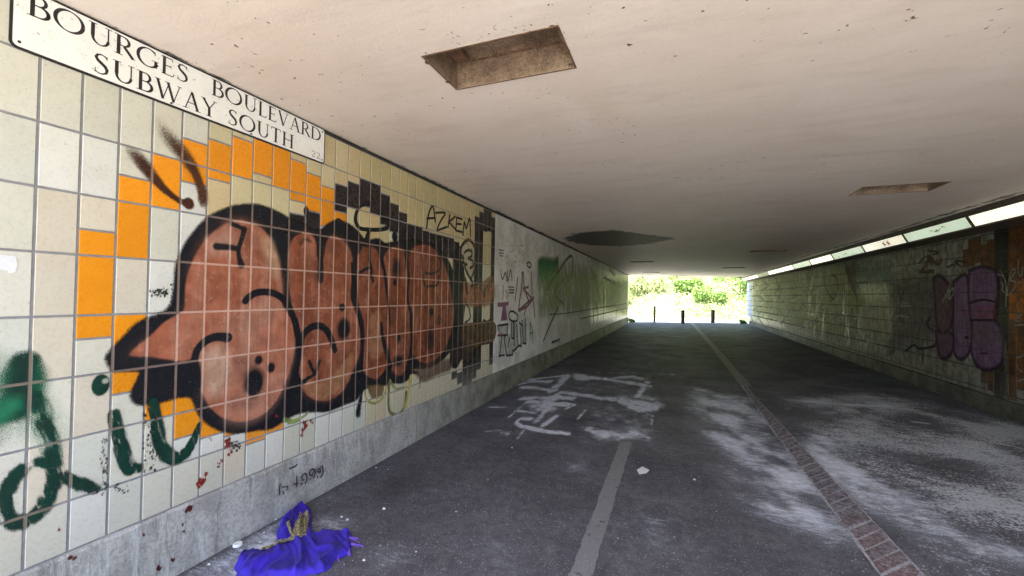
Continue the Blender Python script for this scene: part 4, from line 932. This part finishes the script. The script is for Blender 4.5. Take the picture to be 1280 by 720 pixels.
# ------------------------------------------------------------------ brick channel, lines
t = NT('channel_brick'); at = t.attr('tint').outputs['Color']; n = t.noise(25, 6, .7)
c = t.mix(t.ramp(n, .35, .7, 0, .6), at, (.05,.045,.05)); y = sep(t, t.pos())[1]
c = t.mix(t.math('MULTIPLY', t.ramp(t.noise(60, 6, .75), .5, .62), t.ramp(y, 2.5, 3.6, .5, 1.0)), c, (.46,.46,.51))
c = t.mix(t.ramp(y, 2.8, 4.2, .15, .92), c, t.mix(t.ramp(n, .4, .6), (.07,.062,.072), (.24,.225,.25)))
M['brick'] = t.done(t.bsdf(c, .7, t.bump(t.noise(120, 4), .4, .004)))
mb = MB(); mj = MB(); rb = random.Random(4); y = -.9
def sx(y): return 1.175+.012*math.sin(y*.8)+.02*max(0, (y-4)/6), 1.415-.15*min(1, max(0, (y-3.0)/5))
while y < 8.9:
    l = .130; x0, x1 = sx(y); x0 += rb.uniform(-.012, .008); x1 += rb.uniform(-.004, .004)
    c = rb.choice([(.17,.052,.040),(.14,.048,.040),(.11,.055,.055),(.10,.07,.075),(.19,.055,.04)]); sk = -.22; z = .010+rb.uniform(-.002, .003)
    a0, a1 = y+.009, y+l-.009
    mb.add([(x0,a0+sk,0),(x1,a0,0),(x1,a1,0),(x0,a1+sk,0),(x0+.004,a0+sk+.003,z),(x1-.004,a0+.003,z),(x1-.004,a1-.003,z),(x0+.004,a1+sk-.003,z)], [(4,5,6,7),(0,1,5,4),(1,2,6,5),(2,3,7,6),(3,0,4,7)], 0, c+(1,))
    y += l
br = mb.build('brick_strip', M['brick']); tag(br, kind='structure')
M['mortar'] = simple('mortar', (.33,.33,.36), .9, .35, 40)
mb = MB(); vs = []
for yy_ in np.linspace(-.95, 8.95, 120):
    x0, x1 = sx(yy_); w = .010*math.sin(yy_*7)+.006*math.sin(yy_*23)
    vs.append(((x0-.016+w*.6, yy_, .005), (x1+.012, yy_, .005)))
for (a, b), (c, d) in zip(vs[:-1], vs[1:]): mb.quad(a, b, d, c)
tag(mb.build('mortar_bed', M['mortar']), kind='structure')
def worn(name, col, thr, sc=22):
    t = NT(name); n = t.noise(sc, 8, .75); n3 = t.noise(3, 4); al = t.ramp(t.math('ADD', t.math('MULTIPLY', n, .7), t.math('MULTIPLY', n3, .4)), thr, thr+.10)
    ag = t.noise(150, 3, .75); c = t.mix(t.ramp(ag, .4, .7), tuple(x*.6 for x in col), col); b = t.bsdf(c, .65, t.bump(ag, .4, .005))
    mx = t.n('MixShader'); t.put(mx.inputs[0], al); t.put(mx.inputs[1], t.n('BsdfTransparent').outputs[0]); t.put(mx.inputs[2], b); return t.done(mx.outputs[0])
M['line'] = worn('worn_line', (.26,.26,.275), .40); M['line2'] = worn('very_worn_line', (.20,.20,.175), .49)
def strip(name, pts, w, z, mat, jag=.006):
    mb = MB(); vs = []
    P = [Vector(p) for p in pts]; n = max(2, int((P[-1]-P[0]).length/.06)); 
    for i in range(n+1):
        f = i/n*(len(P)-1); k = min(int(f), len(P)-2); p = P[k].lerp(P[k+1], f-k); j1 = random.uniform(-jag, jag); j2 = random.uniform(-jag, jag)
        vs.append(((p.x-w/2+j1, p.y, z), (p.x+w/2+j2, p.y, z)))
    for (a, b), (c, d) in zip(vs[:-1], vs[1:]): mb.quad(a, b, d, c)
    return tag(mb.build(name, mat), kind='structure')
strip('lane_line', [(-.50,-.9),(-.50,1.2)], .125, .004, M['line']); strip('lane_line', [(-.50,1.9),(-.495,4.90)], .125, .004, M['line'])
strip('lane_line', [(-.50,8.3),(-.52,11.2)], .13, .004, M['line2']); strip('lane_line', [(-.60,13.6),(-.70,17)], .13, .004, M['line2'], .002); strip('lane_line', [(-.8,19.5),(-.9,23)], .13, .004, M['line2'], .002); strip('lane_line', [(-.95,25),(-1.05,28)], .13, .004, M['line2'], .002)
M['edge'] = worn('pale_strip_concrete', (.27,.26,.23), .38)
strip('edge_strip', [(1.27,8.95),(1.24,15),(1.10,26.7),(1.05,30)], .19, .005, M['edge'], .01)

# ------------------------------------------------------------------ litter
# blue garment
outl = [(36,620),(25,655),(45,700),(30,740),(120,760),(330,745),(560,735),(720,712),(830,690),(890,650),(905,600),(935,575),(1000,560),(1060,520),(1075,470),(1085,430),(1060,400),(1075,340),(1040,318),(940,320),(860,312),(815,295),(770,345),(735,340),(715,290),(712,250),(720,180),(705,118),(640,108),(560,125),(520,165),(470,240),(420,290),(402,350),(410,400),(445,425),(500,440),(440,460),(350,470),(270,500),(190,505),(110,545),(60,570)]
P2 = onF(C(290, 620, 7.2, outl))
gc = P2.mean(0); gar = thing('discarded_garment', 'crumpled royal blue garment with straw coloured cords lying by the left wall', 'garment', (float(gc[0]), float(gc[1]), 0))
step = .0065; gx = np.arange(P2[:, 0].min()-.02, P2[:, 0].max()+.02, step); gy = np.arange(P2[:, 1].min()-.02, P2[:, 1].max()+.02, step)
GX, GY = np.meshgrid(gx, gy, indexing='ij'); insd = np.zeros(GX.shape, bool); dist = np.full(GX.shape, 9.)
for i in range(len(P2)):
    a = P2[i]; b = P2[(i+1) % len(P2)]; d_ = b-a; L = max(d_@d_, 1e-12); tt = np.clip(((GX-a[0])*d_[0]+(GY-a[1])*d_[1])/L, 0, 1)
    dist = np.minimum(dist, np.hypot(GX-a[0]-tt*d_[0], GY-a[1]-tt*d_[1]))
    if abs(b[1]-a[1]) > 1e-9: insd ^= ((a[1] > GY) != (b[1] > GY)) & (GX < (b[0]-a[0])*(GY-a[1])/(b[1]-a[1])+a[0])
sd = np.where(insd, dist, -dist)
H = np.zeros(GX.shape)
for i in range(GX.shape[0]):
    for j in range(GX.shape[1]):
        if sd[i, j] > -.006:
            x, y = GX[i, j], GY[i, j]; e = min(1, max(0, sd[i, j]/.035))
            wv = mnoise.noise(Vector((x*6, y*6, 3)))*.10
            # folds fan out from the gathered waist
            cx, cy = P2[31][0]+.06, P2[31][1]+.02; an = math.atan2(y-cy, x-cx); rr_ = math.hypot(x-cx, y-cy)
            fold = (1-abs(math.sin(an*8+wv*34+rr_*5)))**1.4; fine = 1-abs(math.sin(an*29+wv*70))
            H[i, j] = .004+math.sin(e*math.pi/2)*(.016+.024*fold+.008*fine+.004*abs(mnoise.noise(Vector((x*38, y*38, 2))))+.06*max(0, mnoise.noise(Vector((x*4, y*4, 9)))))
for i in (25, 28, 31, 33):
    c0 = P2[i]; 
    H += (sd > -.006)*np.clip(sd/.03, 0, 1)*.03*np.exp(-((GX-c0[0])**2+(GY-c0[1])**2)/.006)
idx = np.full(GX.shape, -1); ok = sd > -.006; idx[ok] = np.arange(ok.sum())
vs = [(GX[i, j]-gc[0], GY[i, j]-gc[1], H[i, j]) for i, j in zip(*np.nonzero(ok))]
fs = [(idx[i, j], idx[i+1, j], idx[i+1, j+1], idx[i, j+1]) for i in range(GX.shape[0]-1) for j in range(GX.shape[1]-1) if idx[i, j] >= 0 and idx[i+1, j] >= 0 and idx[i, j+1] >= 0 and idx[i+1, j+1] >= 0]
t = NT('blue_fabric'); n = t.noise(14, 6, .65); c = t.mix(t.ramp(n, .3, .7), (.013,.004,.21), (.034,.010,.48)); wv = t.noise(420, 2)
M['blue'] = t.done(t.bsdf(c, .75, t.bump(t.math('ADD', wv, t.math('MULTIPLY', t.noise(60, 5), 1.2)), .4, .003), **{'Sheen Weight': .05}))
mb = MB(); mb.add(vs, fs); gm = mb.build('cloth', M['blue'], gar, smooth=True)
def hz(p): 
    i = int(np.clip((p[0]-gx[0])/step, 0, len(gx)-1)); j = int(np.clip((p[1]-gy[0])/step, 0, len(gy)-1)); return H[i, j]
mb = MB(); rg = random.Random(2)
kb = lambda l: onF(C(290, 620, 7.2, l))
for k in range(46):      # hanging bundle of cords
    x = 600+k*2.0; pts = kb([(x+rg.uniform(-12, 12), 240+rg.uniform(-6, 10)), (x-14+rg.uniform(-16, 16), 320), (x-40+rg.uniform(-26, 20), 405+rg.uniform(-20, 15))])
    mb.tube([(p[0]-gc[0], p[1]-gc[1], hz(p)+.006+rg.uniform(0, .012)) for p in pts], .0034, 5)
for k in range(46):
    a = rg.uniform(-18, 18); pts = kb([(630+rg.uniform(-30, 10), 415+a*.4), (540, 395+a), (500+rg.uniform(-10, 10), 340+a)]) if k % 3 == 0 else kb([(545+rg.uniform(-20, 20), 425+a*.6), (430, 465+a), (350, 495+a*.9), (275+rg.uniform(-5, 30), 525+a*.6)])
    mb.tube([(p[0]-gc[0], p[1]-gc[1], max(hz(p), .004)+.005+rg.uniform(0, .010)) for p in pts], .0034, 5)
t = NT('straw_cord'); c = t.mix(t.ramp(t.noise(70, 4), .35, .65), (.06,.05,.025), (.40,.34,.18)); M['straw'] = t.done(t.bsdf(c, .85))
mb.build('cords', M['straw'], gar)
mb = MB()
for k in range(26):
    x, y = rg.choice([(1040,400),(1050,440),(945,545),(950,590),(1040,500)]); p, q_ = kb([(x+rg.uniform(-20, 20), y+rg.uniform(-20, 20)), (x+rg.uniform(0, 140 if y < 450 else 30), y+rg.uniform(-20, 30 if y < 450 else 55))])
    mb.tube([(p[0]-gc[0], p[1]-gc[1], .014), ((p[0]+q_[0])/2-gc[0], (p[1]+q_[1])/2-gc[1], .012), (q_[0]-gc[0], q_[1]-gc[1], .004)], .0018, 5)
t = NT('violet_thread'); M['violet'] = t.done(t.bsdf((.22,.10,.75), .7)); mb.build('loose_threads', M['violet'], gar)
# orange scrap at the top of the garment
p = kb([(634,62)])[0]; sc = thing('orange_scrap', 'small crumpled orange scrap at the top of the blue garment', 'litter', (float(p[0]), float(p[1]), 0))
mb = MB(); vs = []; fs = []
for i in range(9):
    for j in range(9):
        u, v = i/8-.5, j/8-.5; w_ = 1-.25*abs(v*2)**2; vs.append((u*.055*w_+.006*math.sin(v*9), v*.075, .012+.040*math.cos(u*2.9)*(1-.5*abs(v)*2)+.004*math.sin(u*21+v*13)))
for i in range(8):
    for j in range(8): fs.append((i*9+j, (i+1)*9+j, (i+1)*9+j+1, i*9+j+1))
mb.add(vs, fs); mb.build('foil', simple('orange_foil', (.70,.20,.10), .5, .3, 60), sc, smooth=True)
# bottle top, paper, crumbs
p = onF([(297,682)])[0]
mb = MB(); n = 24; vs = []
for (r_, z) in ((.027,0),(.028,.006),(.027,.013),(.023,.0165),(.012,.0155),(.001,.0150)):
    for j in range(n): vs.append((r_*(1+.03*(j % 2)*(z < .013))*math.cos(2*math.pi*j/n), r_*math.sin(2*math.pi*j/n), z))
fs = [(i*n+j, i*n+(j+1) % n, (i+1)*n+(j+1) % n, (i+1)*n+j) for i in range(5) for j in range(n)]
mb.add(vs, fs); o = mb.build('bottle_cap', simple('white_plastic', (.72,.75,.76), .4, .06)); o.location = (float(p[0]), float(p[1]), .001)
tag(o, 'round white plastic bottle cap on the floor left of the blue garment', 'bottle cap')
pp = onF([(796,588),(803,584.5),(812,588.5),(808,593),(799,594)]); c0 = pp.mean(0)
mb = MB(); q = [(a-c0[0], b-c0[1], .006+.004*(i % 2)) for i, (a, b) in enumerate(pp)]; mb.add(q+[(0,0,.012)], [(i, (i+1) % 5, 5) for i in range(5)]); o = mb.build('paper_scrap', M['paper']); o.location = (float(c0[0]), float(c0[1]), .001)
tag(o, 'flat white scrap of paper right of the centre line', 'paper')
crumb = None; M['crumb'] = simple('white_crumb', (.66,.68,.72), .7, .1)
spots = [(427,646.5,.009),(480,636.5,.012),(434,650,.010),(344,650,.011),(308,669,.009),(261,706,.008),(325,678,.007),(455,701,.010),(316,662,.007),(757,474,.03),(330,666,.006),(350,660,.007),(470,585,.008),(485,587,.006),(419,605,.008),(700,495,.014),(570,640,.007),(610,600,.006),(868,600,.012),(520,690,.006),(640,560,.009)]
for k, (u, v, r_) in enumerate(spots):
    p = onF([(u, v)])[0]; mb = MB(); rk = random.Random(k); vs = []; 
    for (zz_, f) in ((0,.9),(.45,1.),(.8,.6)):
        for j in range(7): a = 2*math.pi*j/7; rr2 = r_*f*rk.uniform(.6, 1.1); vs.append((rr2*1.3*math.cos(a), rr2*math.sin(a), zz_*r_))
    mb.add(vs, [(i*7+j, i*7+(j+1) % 7, (i+1)*7+(j+1) % 7, (i+1)*7+j) for i in range(2) for j in range(7)]+[tuple(range(14, 21))]); o = mb.build('plaster_crumb', M['crumb'])
    o.location = (float(p[0]), float(p[1]), .001); tag(o, 'small white crumb of fallen plaster on the dark tunnel floor', 'debris', 'plaster crumbs on the floor')

# ------------------------------------------------------------------ outside
M['pave'] = m_concrete('sunlit_path', (.40,.37,.33), (.50,.47,.42), False)
t = NT('verge_grass'); c = t.mix(t.ramp(t.noise(3, 6), .3, .7), (.22,.26,.10), (.36,.38,.20)); M['grass'] = t.done(t.bsdf(c, .9, t.bump(t.noise(40, 4), .6, .03)))
mb = MB(); S_ = 600
mb.quad((-S_,-S_,-.03),(S_,-S_,-.03),(S_,S_,-.03),(-S_,S_,-.03)); tag(mb.build('ground', M['grass']), kind='structure')
mb = MB(); mb.quad((-9,-40,-.012),(12,-40,-.012),(12,YN+.02,-.012),(-9,YN+.02,-.012)); tag(mb.build('approach_path', M['pave']), kind='structure')
mb = MB(); e0 = exit_y(-A)+1.1; e1 = exit_y(B)+1.1
mb.add([(-14,e0-1.6,-.008),(-A-.3,e0-1.1,-.008),(-A-.3,e0,-.008),(-A,e0,-.008),(B,e1,-.008),(B+3,e1,-.008),(B+3,38,-.008),(-14,38,-.008)], [(0,1,2,3,4,5,6,7)]); tag(mb.build('exit_path', M['pave']), kind='structure')
def bank_z(x, y):
    s0 = 36.5-.28*(x-0); d = np.maximum(0, y-s0); h = 5.5*(1-np.exp(-d*.16)); 
    return -.02+h+.15*np.sin(x*1.3+y*.7)*np.minimum(1, d)
xs = np.linspace(-26, 30, 90); ys = np.linspace(30, 66, 60)
bk = grid_mesh('bank', xs, ys, 0, np.zeros((90, 60, 3)), M['grass'], zfun=bank_z, skip=lambda x, y: y < 36-.28*x); tag(bk, kind='structure')
def leafmat(name, c0, c1):
    t = NT(name); at = t.attr('tint').outputs['Color']; b = t.n('BsdfDiffuse'); t.put(b.inputs[0], at); tr = t.n('BsdfTranslucent'); t.put(tr.inputs[0], at)
    mx = t.n('MixShader'); mx.inputs[0].default_value = .35; t.put(mx.inputs[1], b.outputs[0]); t.put(mx.inputs[2], tr.outputs[0]); return t.done(mx.outputs[0])
M['leaf'] = leafmat('leaves', None, None); M['bark'] = simple('bark', (.12,.09,.06), .9, .4, 15)
def crown(name, lobes, n, size, cols, parent, rl):
    mb = MB()
    for _ in range(n):
        l = rl.choices(lobes, [q[3]**2 for q in lobes])[0]; v = Vector((rl.gauss(0,1), rl.gauss(0,1), rl.gauss(0,1))).normalized()*l[3]*(rl.random()**.35)
        p = Vector(l[:3])+Vector((v.x, v.y, v.z*.8)); 
        if p.z < .02: continue
        nz = (v.normalized()+Vector((rl.uniform(-1,1), rl.uniform(-1,1), rl.uniform(-.4,1)))).normalized(); u = nz.orthogonal().normalized(); w = nz.cross(u); a = rl.uniform(0, 6.3)
        u2 = (u*math.cos(a)+w*math.sin(a))*size*rl.uniform(.6, 1.3); w2 = (w*math.cos(a)-u*math.sin(a))*size*.55*rl.uniform(.6, 1.3)
        c = rl.choice(cols); f = rl.uniform(.6, 1.3)
        mb.quad(tuple(p-u2), tuple(p-w2*1), tuple(p+u2), tuple(p+w2), 0, (c[0]*f, c[1]*f, c[2]*f, 1))
    return mb.build(name, M['leaf'], parent)
GR = [(.12,.22,.05),(.22,.34,.09),(.30,.40,.15),(.05,.11,.025)]; GY_ = [(.42,.45,.22),(.52,.52,.32),(.30,.38,.14),(.10,.15,.05)]
rl = random.Random(21)
def bz(x, y): return float(bank_z(np.array(x), np.array(y)))
shr = [(-4.6,38.6,1.5,GY_,'pale yellow green shrub on the bank at the left of the exit'),(-2.2,40.0,1.7,GY_,'loose pale shrub on the bank left of the exit middle'),(.6,39.2,1.3,GR,'low mid green shrub behind the middle bollard'),(2.6,37.6,1.2,GR,'spreading shrub low on the bank behind the right bollard'),(4.9,37.6,1.8,GR,'dense deep green shrub at the right of the exit'),(6.9,39.5,2.2,GR,'tall dark shrub partly hidden by the right wall'),(1.2,42.5,2.0,GR,'high shrub at the top of the bank above the middle bollard'),(3.6,42.0,2.2,GR,'bushy bright green shrub above the right bollard'),(-5.5,43,2.3,GY_,'high pale shrub behind the left wall end'),(-1.6,44.5,2.3,GR,'broad green shrub at the bank top, left of the middle'),(-7.5,40,2.0,GY_,'shrub mostly hidden by the left wall')]
for (x, y, s_, cols, lab) in shr:
    z = bz(x, y); o = thing('shrub', lab, 'shrub', (x, y, z-.05), group='shrubs on the bank'); lob = []
    for _ in range(9): lob.append((rl.uniform(-1,1)*s_*.9, rl.uniform(-1,1)*s_*.6, s_*rl.uniform(.35, 1.05), s_*rl.uniform(.35, .6)))
    crown('foliage', lob, int(1500*s_), .10, cols, o, rl)
    mb = MB()
    for _ in range(6): q = rl.choice(lob); mb.tube([(0,0,0), (q[0]*.5, q[1]*.5, q[2]*.5), (q[0], q[1], q[2])], [.035,.022,.01], 6)
    mb.build('stems', M['bark'], o)
for (x, y, h, s_, lab) in ((-4.2,47,7,2.6,'slender tree standing high behind the left shrubs'),(1.8,48,8,3.0,'tall broad tree rising behind the middle of the bank'),(7.5,46,7.5,2.8,'leafy tree behind the right end of the bank')):
    z = bz(x, y); o = thing('tree', lab, 'tree', (x, y, z-.1), group='trees above the bank'); lob = [(rl.uniform(-1,1)*s_, rl.uniform(-1,1)*s_*.7, h*rl.uniform(.4, .95), s_*rl.uniform(.3, .55)) for _ in range(12)]
    crown('crown', lob, 6500, .14, GR+GY_[2:], o, rl)
    mb = MB(); mb.tube([(0,0,0),(.1,0,h*.3),(.05,.1,h*.6),(0,0,h*.85)], [.20,.15,.10,.04], 10)
    for q in lob: mb.tube([(.05,0,h*rl.uniform(.25,.5)), (q[0]*.5, q[1]*.5, q[2]*.85), (q[0], q[1], q[2])], [.07,.04,.015], 6)
    mb.build('trunk', M['bark'], o, smooth=True)
for (x, y, s_, lab) in ((-A+.12,EL+.7,.30,'small tuft of weeds at the foot of the left wall end'),(B-.35,ER+.2,.32,'small tuft of weeds at the foot of the right wall end')):
    o = thing('weed_tuft', lab, 'weeds', (x, y, 0)); crown('foliage', [(0,0,.12,s_*.6),(.12,.1,.1,s_*.5),(-.1,.12,.2,s_*.45)], 420, .05, [(.07,.15,.03),(.12,.22,.05)], o, rl)
mb = MB(); rl = random.Random(77)
for _ in range(26000):
    x = rl.uniform(-9, 10); d_ = rl.random()**1.3*9; y = 36.3-.28*x+d_
    dens = .5+.5*mnoise.noise(Vector((x*.5, y*.5, 1)))+(.25 if x > 0 else -.15)+min(.35, d_*.10)
    if rl.random() > dens: continue
    z = bz(x, y)+rl.uniform(.02, .5)*min(1, d_+.3); c = rl.choice(GY_ if x < 1.5 else GR+GY_[:2]); f = rl.uniform(.6, 1.2); a = rl.uniform(0, 6.3); sz = rl.uniform(.05, .11)
    u = Vector((math.cos(a), math.sin(a)*.5, math.sin(a)*.8))*sz; w_ = Vector((-math.sin(a), math.cos(a)*.4, math.cos(a)*.9+.2))*sz*.6; p = Vector((x, y, z))
    mb.quad(tuple(p-u), tuple(p-w_), tuple(p+u), tuple(p+w_), 0, (c[0]*f, c[1]*f, c[2]*f, 1))
o = mb.build('ground_cover', M['leaf']); tag(o, 'low leafy ground cover spread over the sunlit bank', 'ground cover', kind='stuff')
# bollards
M['boll'] = simple('bollard_brown', (.055,.028,.022), .55, .35, 18)
bd = [(onF([(818,402.6)])[0], .085, 1.05, 'tallest and thinnest of the three dark bollards, at the left'), (onF([(853.5,405)])[0], .115, .86, 'middle short dark bollard at the tunnel exit'), (onF([(891,404)])[0], .125, .88, 'right short dark bollard at the tunnel exit')]
for (p, r_, h, lab) in bd:
    o = thing('bollard', lab, 'bollard', (float(p[0]), float(p[1]), 0), group='bollards across the exit')
    mb = MB(); mb.tube([(0,0,-.05),(0,0,h*.80),(0,0,h*.80+.001)], r_, 20); mb.build('post', M['boll'], o)
    mb = MB(); mb.tube([(0,0,h*.80),(0,0,h*.815),(0,0,h*.83)], [r_*.88,r_*.86,r_*.88], 20); mb.build('band', simple('bollard_band', (.16,.14,.13), .4), o)
    mb = MB(); mb.tube([(0,0,h*.83),(0,0,h*.95),(0,0,h*.985),(0,0,h)], [r_*1.04,r_*1.04,r_*.85,r_*.4], 20); mb.build('cap', M['boll'], o)
    mb = MB(); mb.tube([(0,0,0),(0,0,.03)], [r_*1.5, r_*1.3], 20); mb.build('base', M['slab'], o)

# ------------------------------------------------------------------ light, camera
SE, SA = 58, 205          # sun height and compass direction (from behind the camera, a little to the left)
w = bpy.data.worlds.new('World'); scn.world = w; w.use_nodes = True; nt = w.node_tree; bg = nt.nodes['Background']
sky = nt.nodes.new('ShaderNodeTexSky'); sky.sky_type = 'NISHITA'; sky.sun_disc = False; sky.sun_elevation = R(SE); sky.sun_rotation = R(SA); sky.air_density = 1.0; sky.dust_density = 2.0
nt.links.new(sky.outputs[0], bg.inputs[0]); SKY = 1.2; bg.inputs[1].default_value = SKY
ld = bpy.data.lights.new('sun', 'SUN'); ld.energy = 34; ld.angle = R(.53); ld.color = (1, .94, .84)
so = bpy.data.objects.new('sun', ld); COL.objects.link(so)
d = Vector((math.sin(R(SA))*math.cos(R(SE)), math.cos(R(SA))*math.cos(R(SE)), math.sin(R(SE))))
so.rotation_euler = d.to_track_quat('Z', 'Y').to_euler()
cd = bpy.data.cameras.new('camera'); cam = bpy.data.objects.new('camera', cd); COL.objects.link(cam); scn.camera = cam
cd.sensor_width = 36; cd.lens = F/1280*36; cd.clip_start = .05; cd.clip_end = 2000
from mathutils import Matrix
cam.matrix_world = Matrix(((Rv[0], Uv[0], -Fv[0], 0), (Rv[1], Uv[1], -Fv[1], 0), (Rv[2], Uv[2], -Fv[2], EYE), (0, 0, 0, 1)))
scn.view_settings.view_transform = 'Standard'; scn.view_settings.look = 'None'; scn.view_settings.exposure = 0
scn.render.engine = 'CYCLES'; cy = scn.cycles; cy.use_denoising = True; cy.max_bounces = 10; cy.diffuse_bounces = 6; cy.glossy_bounces = 3; cy.transparent_max_bounces = 12
cy.use_adaptive_sampling = True; cy.adaptive_threshold = .02; cy.sample_clamp_indirect = 10
